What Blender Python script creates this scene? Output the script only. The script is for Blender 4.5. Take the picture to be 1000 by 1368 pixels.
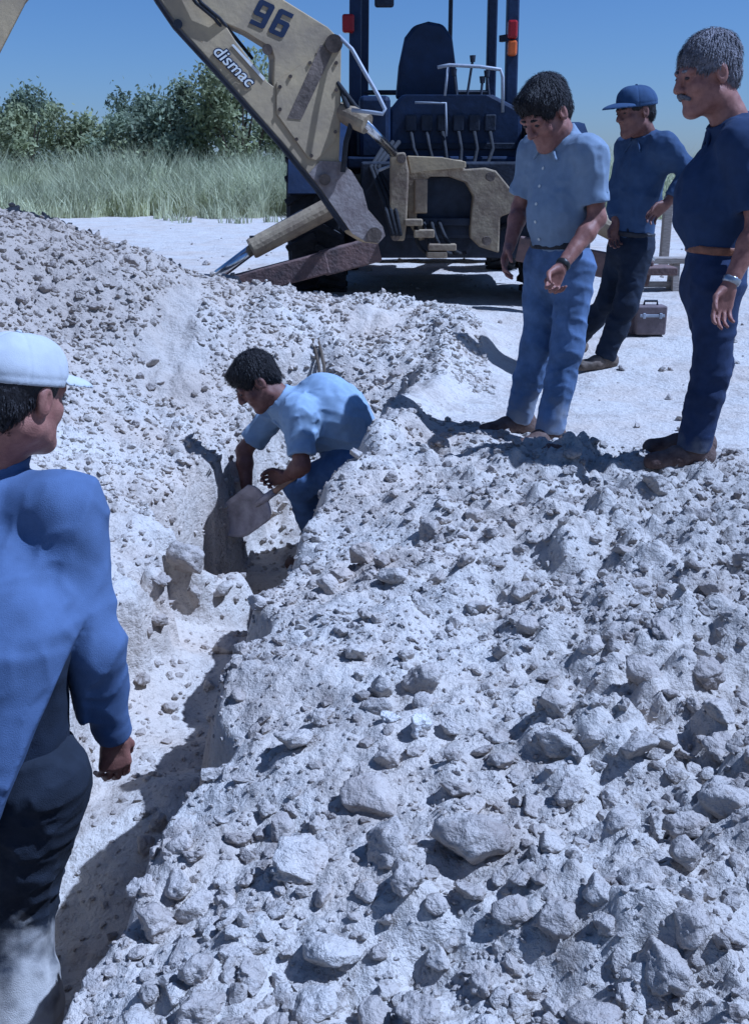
import bpy, math, random
import numpy as np
from mathutils import Vector, Matrix
from mathutils.geometry import tessellate_polygon

random.seed(7)
rng = np.random.default_rng(11)
SC = bpy.context.scene
COL = SC.collection
for o in list(bpy.data.objects):
    bpy.data.objects.remove(o, do_unlink=True)

# ------------------------------------------------------------------ camera, sky, sun, exposure
CAMH, PITCH, FPX = 1.3, math.radians(18), 1400.0
cam = bpy.data.cameras.new('camera')
cam.sensor_fit = 'VERTICAL'
cam.sensor_height = 36.0
cam.lens = 36.0 * FPX / 1368.0
cam.clip_start = 0.05
cam.clip_end = 6000
camo = bpy.data.objects.new('camera', cam)
COL.objects.link(camo)
camo.location = (0, 0, CAMH)
camo.rotation_euler = (math.pi / 2 - PITCH, 0, 0)
SC.camera = camo

SUN_EL, SUN_AZ = math.radians(56.5), math.radians(-5)      # azimuth measured from +X towards +Y
sd = Vector((math.cos(SUN_EL) * math.cos(SUN_AZ), math.cos(SUN_EL) * math.sin(SUN_AZ), math.sin(SUN_EL)))
world = bpy.data.worlds.new('World')
SC.world = world
world.use_nodes = True
wn = world.node_tree
bgn = wn.nodes['Background']
sky = wn.nodes.new('ShaderNodeTexSky')
sky.sky_type = 'NISHITA'
sky.sun_disc = False
sky.sun_elevation = SUN_EL
sky.sun_rotation = math.atan2(sd.x, sd.y)
sky.altitude = 300
sky.air_density = 1.0
sky.dust_density = 0.6
sky.ozone_density = 2.0
wn.links.new(sky.outputs[0], bgn.inputs[0])
bgn.inputs[1].default_value = 0.058
sun = bpy.data.lights.new('sun', 'SUN')
sun.energy = 5.0
sun.angle = math.radians(0.6)
sun.color = (1.0, 0.95, 0.87)
suno = bpy.data.objects.new('sun', sun)
COL.objects.link(suno)
suno.location = (6, 4, 10)
suno.rotation_euler = sd.to_track_quat('Z', 'Y').to_euler()

vs = SC.view_settings
vs.view_transform = 'Standard'
vs.look = 'None'
vs.gamma = 1.0
vs.use_curve_mapping = False
vs.exposure = 0.08
vs.use_white_balance = True          # the print's blue cast: white balance of the camera
vs.white_balance_temperature = 4330
vs.white_balance_tint = 15

# ------------------------------------------------------------------ small maths
CP, SP = math.cos(PITCH), math.sin(PITCH)
def ray(u, v):
    r, up = (u - 500) / FPX, (684 - v) / FPX
    return np.array([r, CP + up * SP, -SP + up * CP])
def P(u, v, Y):                       # point at depth Y seen at (u, v): used to read sizes off the photograph
    d = ray(u, v)
    p = d * (Y / d[1])
    p[2] += CAMH
    return p
def unit(v):
    v = np.asarray(v, float)
    return v / max(np.linalg.norm(v), 1e-9)

def _hash(ix, iy, iz, seed):
    h = (ix * 374761393 + iy * 668265263 + iz * 2147483647 + seed * 974634619) & 0xFFFFFFFF
    h = ((h ^ (h >> 13)) * 1274126177) & 0xFFFFFFFF
    h = ((h ^ (h >> 16)) * 2246822519) & 0xFFFFFFFF
    return ((h ^ (h >> 15)) & 0xFFFFFF).astype(np.float32) / np.float32(0xFFFFFF)
def noise(p, seed=0):                 # value noise in -1..1, any dimension up to 3
    p = np.asarray(p, np.float64)
    f = np.floor(p)
    t = p - f
    i = f.astype(np.int64)
    t = t * t * t * (t * (t * 6 - 15) + 10)
    n = p.shape[-1]
    out = 0
    for c in range(2 ** n):
        b = [(c >> k) & 1 for k in range(n)]
        w = 1
        for k in range(n):
            w = w * (t[..., k] if b[k] else 1 - t[..., k])
        ii = [i[..., k] + b[k] for k in range(n)] + [np.zeros_like(i[..., 0])] * (3 - n)
        out = out + w * _hash(ii[0], ii[1], ii[2], seed)
    return out * 2 - 1
def fbm(p, octs, seed=0, gain=0.5):
    a, s, out = 1.0, 1.0, 0
    for k in range(octs):
        out = out + a * noise(p * s + 17.3 * k, seed + k)
        a *= gain
        s *= 2.03
    return out
def lumps(x, y, cell, seed, rmin=0.25, rmax=0.62, keep=0.8):   # height of half-buried lumps on a jittered lattice
    gx, gy = np.floor(x / cell).astype(np.int64), np.floor(y / cell).astype(np.int64)
    best = np.zeros_like(x)
    z0 = np.zeros_like(gx)
    for dx in (-1, 0, 1):
        for dy in (-1, 0, 1):
            cx, cy = gx + dx, gy + dy
            px = (cx + 0.1 + 0.8 * _hash(cx, cy, z0, seed)) * cell
            py = (cy + 0.1 + 0.8 * _hash(cx, cy, z0 + 1, seed)) * cell
            r = (rmin + (rmax - rmin) * _hash(cx, cy, z0 + 2, seed) ** 2) * cell
            on = _hash(cx, cy, z0 + 3, seed) < keep
            e = 0.75 + 0.5 * _hash(cx, cy, z0 + 4, seed)
            d2 = ((x - px) * e) ** 2 + ((y - py) / e) ** 2
            best = np.maximum(best, np.where(on, np.sqrt(np.maximum(r * r - d2, 0)), 0))
    return best
def sstep(a, b, x):
    t = np.clip((x - a) / (b - a), 0, 1)
    return t * t * (3 - 2 * t)

# ------------------------------------------------------------------ objects
def mesh_np(name, V, F, smooth=True):
    V = np.asarray(V, np.float32)
    F = np.asarray(F, np.int32)
    me = bpy.data.meshes.new(name)
    me.vertices.add(len(V))
    me.vertices.foreach_set('co', V.ravel())
    k = F.shape[1]
    me.loops.add(F.size)
    me.loops.foreach_set('vertex_index', F.ravel())
    me.polygons.add(len(F))
    me.polygons.foreach_set('loop_start', np.arange(0, F.size, k, dtype=np.int32))
    me.polygons.foreach_set('loop_total', np.full(len(F), k, np.int32))
    me.polygons.foreach_set('use_smooth', np.full(len(F), smooth))
    me.update(calc_edges=True)
    return me
def link(name, me, mat=None, parent=None, loc=None):
    o = bpy.data.objects.new(name, me)
    COL.objects.link(o)
    if mat is not None and me is not None and not len(me.materials):
        me.materials.append(mat)
    if loc is not None:
        o.location = loc
    if parent is not None:
        o.parent = parent
    return o
def tag(o, label, cat=None, group=None, kind=None):
    o['label'] = label
    if cat: o['category'] = cat
    if group: o['group'] = group
    if kind: o['kind'] = kind
    return o
def empty(name, loc):
    o = bpy.data.objects.new(name, None)
    o.location = loc
    o.empty_display_size = 0.1
    COL.objects.link(o)
    return o

# ------------------------------------------------------------------ materials
def mat(name, col, rough=0.8, var=0.25, scale=6.0, bump=0.15, bscale=60.0, metal=0.0, col2=None, stretch=None, spec=0.3, detail=6):
    m = bpy.data.materials.new(name)
    m.use_nodes = True
    nt = m.node_tree
    b = nt.nodes['Principled BSDF']
    tc = nt.nodes.new('ShaderNodeTexCoord')
    src = tc.outputs['Object']
    if stretch:
        mp = nt.nodes.new('ShaderNodeMapping')
        mp.inputs['Scale'].default_value = stretch
        nt.links.new(src, mp.inputs[0])
        src = mp.outputs[0]
    n1 = nt.nodes.new('ShaderNodeTexNoise')
    n1.inputs['Scale'].default_value = scale
    n1.inputs['Detail'].default_value = detail
    n1.inputs['Roughness'].default_value = 0.62
    nt.links.new(src, n1.inputs['Vector'])
    rp = nt.nodes.new('ShaderNodeValToRGB')
    c = Vector(col)
    lo, hi = (c * (1 - var), c * (1 + var)) if col2 is None else (Vector(col2), c)
    rp.color_ramp.elements[0].position = 0.33
    rp.color_ramp.elements[1].position = 0.68
    rp.color_ramp.elements[0].color = (*[min(1, x) for x in lo], 1)
    rp.color_ramp.elements[1].color = (*[min(1, x) for x in hi], 1)
    nt.links.new(n1.outputs['Fac'], rp.inputs[0])
    nt.links.new(rp.outputs[0], b.inputs['Base Color'])
    b.inputs['Roughness'].default_value = rough
    b.inputs['Metallic'].default_value = metal
    b.inputs['Specular IOR Level'].default_value = spec
    if bump:
        n2 = nt.nodes.new('ShaderNodeTexNoise')
        n2.inputs['Scale'].default_value = bscale
        n2.inputs['Detail'].default_value = 4
        nt.links.new(src, n2.inputs['Vector'])
        bp = nt.nodes.new('ShaderNodeBump')
        bp.inputs['Strength'].default_value = bump
        bp.inputs['Distance'].default_value = 0.02
        nt.links.new(n2.outputs['Fac'], bp.inputs['Height'])
        nt.links.new(bp.outputs[0], b.inputs['Normal'])
    return m

def wrinkle(m, sc=9.0, st=0.75):
    nt = m.node_tree
    b = nt.nodes['Principled BSDF']
    lk = b.inputs['Normal'].links
    tc = nt.nodes.new('ShaderNodeTexCoord')
    n = nt.nodes.new('ShaderNodeTexNoise')
    n.noise_type = 'RIDGED_MULTIFRACTAL'
    n.inputs['Scale'].default_value = sc; n.inputs['Detail'].default_value = 3; n.inputs['Distortion'].default_value = 0.8
    nt.links.new(tc.outputs['Object'], n.inputs['Vector'])
    bp = nt.nodes.new('ShaderNodeBump'); bp.inputs['Strength'].default_value = st; bp.inputs['Distance'].default_value = 0.012
    nt.links.new(n.outputs['Fac'], bp.inputs['Height'])
    if lk:
        nt.links.new(lk[0].from_socket, bp.inputs['Normal'])
    nt.links.new(bp.outputs[0], b.inputs['Normal'])
def soil_mat(name, pale, dark, warm, rnd=False):
    m = bpy.data.materials.new(name)
    m.use_nodes = True
    nt = m.node_tree
    N, L = nt.nodes, nt.links
    b = N['Principled BSDF']
    b.inputs['Roughness'].default_value = 0.95
    b.inputs['Specular IOR Level'].default_value = 0.1
    geo = N.new('ShaderNodeNewGeometry')
    def nz(scale, detail=5, rough=0.6):
        n = N.new('ShaderNodeTexNoise')
        n.inputs['Scale'].default_value = scale
        n.inputs['Detail'].default_value = detail
        n.inputs['Roughness'].default_value = rough
        L.new(geo.outputs['Position'], n.inputs['Vector'])
        return n.outputs['Fac']
    def ramp(f, p0, p1):
        r = N.new('ShaderNodeMapRange')
        r.inputs['From Min'].default_value = p0
        r.inputs['From Max'].default_value = p1
        L.new(f, r.inputs['Value'])
        return r.outputs[0]
    def mix(f, a, c):
        x = N.new('ShaderNodeMix')
        x.data_type = 'RGBA'
        L.new(f, x.inputs[0])
        for s, k in ((a, 6), (c, 7)):
            if isinstance(s, tuple):
                x.inputs[k].default_value = (*s, 1)
            else:
                L.new(s, x.inputs[k])
        return x.outputs[2]
    c = mix(ramp(nz(1.6, 4), 0.42, 0.68), pale, warm)
    sep = N.new('ShaderNodeSeparateXYZ')
    L.new(geo.outputs['Position'], sep.inputs[0])
    ad = N.new('ShaderNodeMath'); ad.operation = 'MULTIPLY_ADD'; ad.inputs[1].default_value = 2.2
    L.new(nz(0.9, 4), ad.inputs[0]); L.new(sep.outputs['X'], ad.inputs[2])
    damp = ramp(ad.outputs[0], 1.15, 2.3)
    ly = ramp(sep.outputs['Y'], 5.2, 4.2)
    mu = N.new('ShaderNodeMath'); mu.operation = 'MULTIPLY'
    L.new(damp, mu.inputs[0]); L.new(ly, mu.inputs[1])
    c = mix(mu.outputs[0], c, tuple(0.66 * x + 0.26 * y for x, y in zip(pale, dark)))
    bx = N.new('ShaderNodeMath'); bx.operation = 'MULTIPLY_ADD'; bx.inputs[1].default_value = -1.6
    L.new(nz(1.3, 5), bx.inputs[0]); L.new(sep.outputs['X'], bx.inputs[2])
    br = N.new('ShaderNodeMath'); br.operation = 'MULTIPLY'
    L.new(ramp(bx.outputs[0], -1.35, -2.6), br.inputs[0]); L.new(ramp(sep.outputs['Y'], 5.2, 6.6), br.inputs[1])
    by = N.new('ShaderNodeMath'); by.operation = 'MULTIPLY'
    L.new(br.outputs[0], by.inputs[0]); L.new(ramp(sep.outputs['Y'], 10.5, 8.5), by.inputs[1])
    c = mix(by.outputs[0], c, tuple(0.45 * x + 0.4 * y for x, y in zip(warm, dark)))
    c = mix(ramp(nz(5.5, 8, 0.7), 0.5, 0.72), c, dark)
    c = mix(ramp(nz(55, 3), 0.56, 0.74), c, tuple(0.8 * x for x in dark))
    if rnd:
        oi = N.new('ShaderNodeObjectInfo')
        c = mix(ramp(oi.outputs['Random'], 0.3, 1.6), c, dark)
    L.new(c, b.inputs['Base Color'])
    bp = N.new('ShaderNodeBump')
    bp.inputs['Strength'].default_value = 0.55
    bp.inputs['Distance'].default_value = 0.012
    L.new(nz(70, 6, 0.7), bp.inputs['Height'])
    bp2 = N.new('ShaderNodeBump')
    bp2.inputs['Strength'].default_value = 0.8
    bp2.inputs['Distance'].default_value = 0.03
    L.new(nz(24, 5, 0.65), bp2.inputs['Height'])
    L.new(bp.outputs[0], bp2.inputs['Normal'])
    L.new(bp2.outputs[0], b.inputs['Normal'])
    return m

M = {}
M['soil'] = soil_mat('soil', (0.55, 0.51, 0.455), (0.37, 0.32, 0.27), (0.53, 0.455, 0.375))
M['clod'] = soil_mat('clod', (0.53, 0.49, 0.44), (0.31, 0.265, 0.23), (0.50, 0.43, 0.365), True)
M['crumb'] = soil_mat('crumb', (0.46, 0.42, 0.375), (0.22, 0.185, 0.16), (0.40, 0.34, 0.285))
M['brown_rock'] = soil_mat('brown_rock', (0.20, 0.14, 0.125), (0.10, 0.07, 0.065), (0.22, 0.15, 0.12))
M['skin'] = mat('skin', (0.30, 0.150, 0.110), 0.48, 0.3, 26, 0.2, 260, col2=(0.19, 0.085, 0.065))
M['skin_dark'] = mat('skin_dark', (0.20, 0.10, 0.075), 0.48, 0.3, 26, 0.2, 260, col2=(0.12, 0.055, 0.042))
M['hair'] = mat('hair', (0.014, 0.012, 0.013), 0.5, 0.5, 40, 0.8, 130, stretch=(1, 1, 0.35))
M['grey_hair'] = mat('grey_hair', (0.30, 0.28, 0.30), 0.6, 0.5, 30, 0.9, 120, col2=(0.05, 0.048, 0.055))
M['shirt_pale'] = mat('shirt_pale_blue', (0.20, 0.245, 0.32), 0.9, 0.08, 30, 0.2, 420)
M['shirt_sky'] = mat('shirt_sky_blue', (0.27, 0.345, 0.46), 0.9, 0.10, 20, 0.2, 420)
M['shirt_work'] = mat('shirt_work_blue', (0.085, 0.120, 0.225), 0.9, 0.14, 12, 0.25, 420)
M['shirt_navy'] = mat('shirt_navy', (0.022, 0.036, 0.085), 0.9, 0.15, 14, 0.2, 420)
M['shirt_mid'] = mat('shirt_mid_blue', (0.042, 0.066, 0.13), 0.9, 0.15, 14, 0.2, 420)
M['jeans_light'] = mat('jeans_light', (0.105, 0.150, 0.265), 0.9, 0.30, 9, 0.3, 380)
M['jeans_blue'] = mat('jeans_blue', (0.075, 0.115, 0.22), 0.9, 0.30, 9, 0.3, 380)
M['jeans_dark'] = mat('jeans_dark', (0.022, 0.032, 0.075), 0.9, 0.30, 9, 0.3, 380)
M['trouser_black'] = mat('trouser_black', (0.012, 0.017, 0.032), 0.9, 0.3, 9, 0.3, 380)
def dusty(name, c, dust, z0, z1):
    m = mat(name, c, 0.95, 0.3, 9, 0.3, 380)
    nt = m.node_tree
    b = nt.nodes['Principled BSDF']
    src = b.inputs['Base Color'].links[0].from_socket
    tc = nt.nodes.new('ShaderNodeTexCoord')
    sx = nt.nodes.new('ShaderNodeSeparateXYZ')
    nt.links.new(tc.outputs['Object'], sx.inputs[0])
    nz = nt.nodes.new('ShaderNodeTexNoise'); nz.inputs['Scale'].default_value = 9; nz.inputs['Detail'].default_value = 6
    nt.links.new(tc.outputs['Object'], nz.inputs['Vector'])
    ma = nt.nodes.new('ShaderNodeMath'); ma.operation = 'MULTIPLY_ADD'; ma.inputs[1].default_value = .5
    nt.links.new(nz.outputs['Fac'], ma.inputs[0]); nt.links.new(sx.outputs['Z'], ma.inputs[2])
    mr = nt.nodes.new('ShaderNodeMapRange'); mr.inputs['From Min'].default_value = z1 + .25; mr.inputs['From Max'].default_value = z0 + .25
    nt.links.new(ma.outputs[0], mr.inputs['Value'])
    mx = nt.nodes.new('ShaderNodeMix'); mx.data_type = 'RGBA'
    nt.links.new(mr.outputs[0], mx.inputs[0]); nt.links.new(src, mx.inputs[6]); mx.inputs[7].default_value = (*dust, 1)
    nt.links.new(mx.outputs[2], b.inputs['Base Color'])
    return m
M['dusty_trouser'] = dusty('dusty_trouser', (0.015, 0.019, 0.03), (0.42, 0.40, 0.37), .33, .45)
M['jeans_light'] = dusty('jeans_light_dusty', (0.105, 0.150, 0.265), (0.27, 0.28, 0.31), .0, .24)
M['jeans_dark'] = dusty('jeans_dark_dusty', (0.022, 0.032, 0.075), (0.20, 0.20, 0.21), -.05, .16)
M['leather'] = mat('leather_brown', (0.16, 0.115, 0.095), 0.8, 0.35, 16, 0.3, 90, col2=(0.06, 0.033, 0.026))
M['belt_tan'] = mat('belt_tan', (0.20, 0.085, 0.045), 0.55, 0.3, 30, 0.2, 90)
M['belt_black'] = mat('belt_black', (0.02, 0.02, 0.025), 0.55, 0.3, 30, 0.2, 90)
M['cap_white'] = mat('cap_white', (0.43, 0.44, 0.45), 0.9, 0.12, 7, 0.15, 400)
M['cap_blue'] = mat('cap_blue', (0.035, 0.062, 0.13), 0.9, 0.12, 10, 0.15, 400)
M['watch'] = mat('watch_metal', (0.35, 0.36, 0.38), 0.3, 0.2, 30, 0, metal=0.8)
M['watch_black'] = mat('watch_black', (0.02, 0.02, 0.02), 0.4, 0.2, 30, 0)
M['eye'] = mat('eye', (0.03, 0.02, 0.02), 0.3, 0.2, 30, 0)
M['yellow'] = mat('aged_yellow_paint', (0.44, 0.34, 0.185), 0.65, 0.2, 3.5, 0.15, 26, col2=(0.28, 0.22, 0.14))
M['yellow_dirty'] = mat('worn_yellow_paint', (0.36, 0.29, 0.18), 0.75, 0.3, 6, 0.35, 30, col2=(0.17, 0.125, 0.085))
M['rust'] = mat('rusty_steel', (0.20, 0.125, 0.105), 0.85, 0.4, 9, 0.4, 40, col2=(0.10, 0.075, 0.07))
M['worn'] = mat('worn_grey_paint', (0.29, 0.25, 0.22), 0.7, 0.3, 10, 0.3, 40, col2=(0.16, 0.125, 0.11))
M['grease'] = mat('greasy_steel', (0.13, 0.10, 0.075), 0.7, 0.5, 8, 0.3, 40)
M['dark_steel'] = mat('dark_steel', (0.025, 0.03, 0.045), 0.65, 0.4, 6, 0.2, 40)
M['navy_paint'] = mat('navy_paint', (0.014, 0.024, 0.058), 0.5, 0.35, 5, 0.12, 30)
M['rubber'] = mat('tyre_rubber', (0.025, 0.026, 0.03), 0.9, 0.35, 8, 0.3, 50)
M['chrome'] = mat('chrome_rod', (0.62, 0.63, 0.65), 0.22, 0.1, 12, 0, metal=1.0)
M['grey_pipe'] = mat('grey_pipe', (0.36, 0.38, 0.42), 0.45, 0.15, 12, 0)
M['red_lens'] = mat('red_lens', (0.25, 0.012, 0.015), 0.25, 0.15, 12, 0)
M['orange_lens'] = mat('orange_lens', (0.55, 0.12, 0.02), 0.25, 0.15, 12, 0)
M['black_ink'] = mat('dark_blue_lettering', (0.012, 0.02, 0.05), 0.6, 0.2, 20, 0)
M['white_ink'] = mat('pale_lettering', (0.62, 0.62, 0.58), 0.6, 0.12, 20, 0)
M['wood'] = mat('weathered_wood', (0.30, 0.26, 0.22), 0.85, 0.35, 14, 0.4, 40, stretch=(1, 8, 8))
M['shovel_steel'] = mat('shovel_steel', (0.36, 0.32, 0.33), 0.55, 0.35, 12, 0.25, 40, metal=0.15)
M['shaft'] = mat('shovel_shaft', (0.30, 0.19, 0.13), 0.7, 0.3, 20, 0.2, 60)
M['case'] = mat('grey_case', (0.16, 0.125, 0.125), 0.6, 0.25, 12, 0.15, 50)
M['bark'] = mat('bark', (0.09, 0.07, 0.05), 0.9, 0.4, 8, 0.3, 30)
def leaf_mat(name, c, var=0.5):
    m = mat(name, c, 0.75, var, 1.3, 0)
    nt = m.node_tree
    b = nt.nodes['Principled BSDF']
    tr = nt.nodes.new('ShaderNodeBsdfTranslucent')
    mx = nt.nodes.new('ShaderNodeMixShader')
    mx.inputs[0].default_value = 0.4
    nt.links.new(b.inputs['Base Color'].links[0].from_socket, tr.inputs[0])
    nt.links.new(b.outputs[0], mx.inputs[1])
    nt.links.new(tr.outputs[0], mx.inputs[2])
    nt.links.new(mx.outputs[0], nt.nodes['Material Output'].inputs[0])
    return m
M['leaf_a'] = leaf_mat('leaf_dark', (0.19, 0.225, 0.145))
M['leaf_b'] = leaf_mat('leaf_olive', (0.30, 0.32, 0.17))
M['leaf_c'] = leaf_mat('leaf_grey_green', (0.26, 0.295, 0.19))
M['grass'] = leaf_mat('grass_pale', (0.50, 0.51, 0.32), 0.45)

for k_ in list(M):
    if k_.startswith(('shirt', 'jeans', 'trouser', 'dusty')):
        wrinkle(M[k_])
# ------------------------------------------------------------------ ground
GX = np.array([-9, -4, -3, -2.4, -1.8, -1.2, -.8, -.4, 0, .5, 1.0, 1.5, 2.5, 4, 9], float)
GY = np.array([-6, 0, 1.5, 3, 4.2, 5.2, 6.2, 7.0, 7.7, 8.7, 10.5, 13], float)
GZ = np.array([
    [.2, .3, .3, .2, .1, -.1, -.2, 0, .10, .12, .12, .1, .1, .1, .1],
    [.2, .3, .3, .2, .1, -.1, -.2, 0, .10, .14, .14, .1, .1, .1, .1],
    [.2, .3, .3, .2, .1, -.1, -.2, .02, .12, .2, .2, .17, .12, .1, .1],
    [.2, .4, .35, .25, .1, -.2, -.3, .03, .10, .15, .16, .14, .1, .05, .05],
    [.3, .5, .45, .3, .1, -.25, -.3, .0, .09, .10, .08, .08, .05, .02, .02],
    [.4, .7, .55, .35, .12, -.15, -.3, -.1, .05, .04, .0, 0, 0, 0, 0],
    [.6, 1.0, .8, .6, .35, .1, -.05, -.1, -.05, .03, .03, 0, 0, 0, .05],
    [.8, 1.3, 1.15, .98, .72, .42, .28, .2, .16, .12, .09, .07, .07, .08, .1],
    [.7, 1.2, 1.1, .97, .80, .60, .46, .37, .36, .34, .17, .14, .14, .15, .15],
    [.4, .75, .65, .55, .50, .44, .36, .32, .28, .26, .25, .24, .24, .24, .24],
    [.3, .35, .33, .33, .32, .3, .3, .3, .3, .3, .3, .3, .3, .3, .3],
    [.3, .3, .3, .3, .3, .3, .3, .3, .3, .3, .3, .3, .3, .3, .3]])
def cubic1(G, T, t):                  # catmull-rom weights on an uneven axis
    i = np.clip(np.searchsorted(G, t, side='right') - 1, 0, len(G) - 2)
    f = np.clip((t - G[i]) / (G[i + 1] - G[i]), 0, 1)
    return i, f * f * (3 - 2 * f) * 0.5 + f * 0.5
def coarse(x, y):
    i, fx = cubic1(GX, None, x)
    j, fy = cubic1(GY, None, y)
    return (GZ[j, i] * (1 - fx) + GZ[j, i + 1] * fx) * (1 - fy) + (GZ[j + 1, i] * (1 - fx) + GZ[j + 1, i + 1] * fx) * fy
XRY = np.array([-6, 0, 1.35, 2.05, 2.76, 3.95, 4.7, 5.4, 6.06, 7.3])
XRX = np.array([-.6, -.53, -.48, -.42, -.33, -.23, -.06, .04, .22, .45])
XLY = np.array([-6, 1.5, 3, 4.5, 5.3, 6.2, 7.2])
XLX = np.array([-1.4, -1.28, -1.12, -1.02, -.95, -.78, -.4])
def height(x, y, fine=True):
    x = np.asarray(x, float)
    y = np.asarray(y, float)
    p = np.stack([x, y], -1)
    z = coarse(x, y)
    wob = 0.07 * noise(p * 2.3, 5) + 0.05 * noise(p * 6.1, 6)
    xr = np.interp(y, XRY, XRX) + wob
    xl = np.interp(y, XLY, XLX) + 0.09 * np.round(1.6 * noise(np.stack([y * 1.7, x * .6], -1), 15)) / 1.6 + 0.07 * noise(p * 2.0, 8) + 0.06 * noise(p * 5.0, 9) + 0.035 * noise(p * 13.0, 10)
    end = 1 - sstep(5.75, 7.1, y + 0.25 * noise(p * 1.9, 12))
    mr = sstep(xr + 0.03, xr - 0.15, x)
    ml = sstep(xl - 0.03, xl + 0.14, x)
    q_ = np.floor(ml * 3 + .5) / 3
    ml = np.where(y > 2.5, .45 * ml + .55 * sstep(0, 1, np.clip(q_ + .35 * (ml - q_), 0, 1)), ml)
    m = mr * ml * end
    floor = -0.84 + 0.05 * noise(p * 3.1, 21) + 0.27 * sstep(0.36, 0.2, np.hypot((x + 0.86), (y - 4.62) * 1.1) + .07 * noise(p * 6, 22)) \
        + 0.21 * sstep(2.35, 2.95, y + .1 * noise(p * 3, 26)) * sstep(4.75, 4.25, y) - 0.30 * sstep(0.46, 0.32, np.hypot((x + 0.66), (y - 5.15)) + .05 * noise(p * 5, 24))
    z = z * (1 - m) + floor * m
    # raised lip round the pit, and a shallow hollow behind it
    lipc = xr + 0.13 + 0.04 * noise(p * 3, 14)
    z = z + (1 - m) * 0.13 * np.exp(-((x - lipc) / 0.15) ** 2) * sstep(4.2, 4.7, y) * sstep(7.9, 7.2, y)
    z = z + (1 - m) * 0.05 * np.exp(-((x - lipc + .02) / 0.12) ** 2) * sstep(4.0, 4.4, y) * sstep(5.2, 4.8, y)
    z = z - 0.11 * np.exp(-((x - 1.08) / 0.22) ** 2 - ((y - 6.9) / 0.5) ** 2)
    # heaped soil: strong relief on the spoil, smooth trodden ground elsewhere
    spoil = np.maximum(sstep(5.0, 4.35, y + 0.35 * noise(p * 1.5, 31) - 0.25 * sstep(.2, 1.6, x)) * sstep(-12, -5, y),
                       sstep(1.0, 0.5, x + 0.2 * noise(p * 1.7, 33)) * sstep(9.3, 8.3, y + .5 * noise(p * .8, 34) - 0.35 * np.clip(-x - .8, 0, 3)))
    spoil = spoil * sstep(14, 8, np.abs(x))
    spoil = spoil * (1 - .8 * sstep(xr + .02, xr + .14, x) * sstep(4.75, 5.1, y))
    rough = spoil * (1 - 0.55 * m)
    if fine:
        big = fbm(p * 1.7, 3, 41) * 0.05 + fbm(p * 4.6, 3, 45) * (0.026 + 0.026 * sstep(-.1, .6, x)) - 0.35 * lumps(x + .2, y + .1, 0.42, 17, .2, .42, .5) * sstep(-.1, .4, x)
        lump = 0.7 * lumps(x, y, 0.17, 3, keep=.28) + 0.8 * lumps(x + .05, y, 0.085, 5, keep=.75) + 0.8 * lumps(x, y + .03, 0.045, 6, keep=.85)
        # towards the trench the loose lumps are finer
        fineness = 0.32 + 0.68 * np.maximum(sstep(-0.15, 0.7, x + .25 * noise(p * 1.3, 47)), .6 * sstep(4.6, 5.6, y))
        z = z + rough * (big + lump * fineness * 0.75 + 0.011 * fbm(p * 13, 4, 48, .6) * (0.4 + fineness)) + (0.012 * fbm(p * 3.0, 4, 51) + 0.006 * lumps(x, y, 0.05, 9, keep=.25)) * sstep(60, 12, y)
        # scored steep sides
        side = 4 * m * (1 - m)
        z = z + side * (0.075 * fbm(np.stack([x * 4, y * 11], -1), 4, 61, .6) + 0.05 * np.round(2.0 * noise(p * 4.5, 63)) / 2.0)
    far = sstep(40, 300, y)
    z = z + far * 0.6 * fbm(p * 0.01, 2, 71)
    return z

def spaced(parts):
    out = [np.array([parts[0][0]])]
    for a, b, n in parts:
        out.append(np.linspace(a, b, n + 1)[1:])
    return np.concatenate(out)
ys = np.concatenate([np.linspace(-30, -2, 24)[:-1], np.linspace(-2, 0.75, 60)[:-1], np.geomspace(0.75, 11.5, 610)[:-1], np.geomspace(11.5, 60, 90)[:-1], np.geomspace(60, 4000, 40)])
ss = np.concatenate([-np.geomspace(50, 0.82, 36)[:-1], np.linspace(-0.82, 0.82, 600), np.geomspace(0.82, 50, 36)[1:]])
SSg, YY = np.meshgrid(ss, ys)
XX = SSg * (np.maximum(YY, 0) + 1.1)
ZZ = height(XX, YY)
nr, nc = XX.shape
idx = np.arange(nr * nc).reshape(nr, nc)
F = np.stack([idx[:-1, :-1], idx[:-1, 1:], idx[1:, 1:], idx[1:, :-1]], -1).reshape(-1, 4)
ground = link('ground', mesh_np('ground', np.stack([XX, YY, ZZ], -1).reshape(-1, 3), F), M['soil'])
tag(ground, 'pale dry dug earth with trench, spoil heaps and flat sandy ground beyond', kind='structure')
def hz(x, y):
    return float(height(np.array([x]), np.array([y]))[0])

# ------------------------------------------------------------------ clods, stones and crumbs
def ico(n):
    import bmesh
    bm = bmesh.new()
    bmesh.ops.create_icosphere(bm, subdivisions=n, radius=1)
    V = np.array([v.co[:] for v in bm.verts])
    bm.verts.ensure_lookup_table()
    Fc = np.array([[v.index for v in f.verts] for f in bm.faces])
    bm.free()
    return V, Fc
def rock_verts(V, seed, cuts=9, rough=0.10, octs=3):
    r = np.random.default_rng(seed)
    n = r.normal(size=(cuts, 3))
    n /= np.linalg.norm(n, axis=1)[:, None]
    d = r.uniform(0.48, 0.9, cuts)
    k = np.ones(len(V))
    for i in range(cuts):
        c = V @ n[i]
        k = np.minimum(k, np.where(c > 1e-3, d[i] / np.maximum(c, 1e-3), 9))
    W = V * k[:, None]
    W = W * (1 + rough * fbm(V * 2.3 + seed * 3.7, octs, seed, .66)[:, None])
    return W * np.array([1, r.uniform(.65, .95), r.uniform(.55, .85)])
IV3, IF3 = ico(4)
IV1, IF1 = ico(2)
IV0, IF0 = ico(1)
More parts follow.
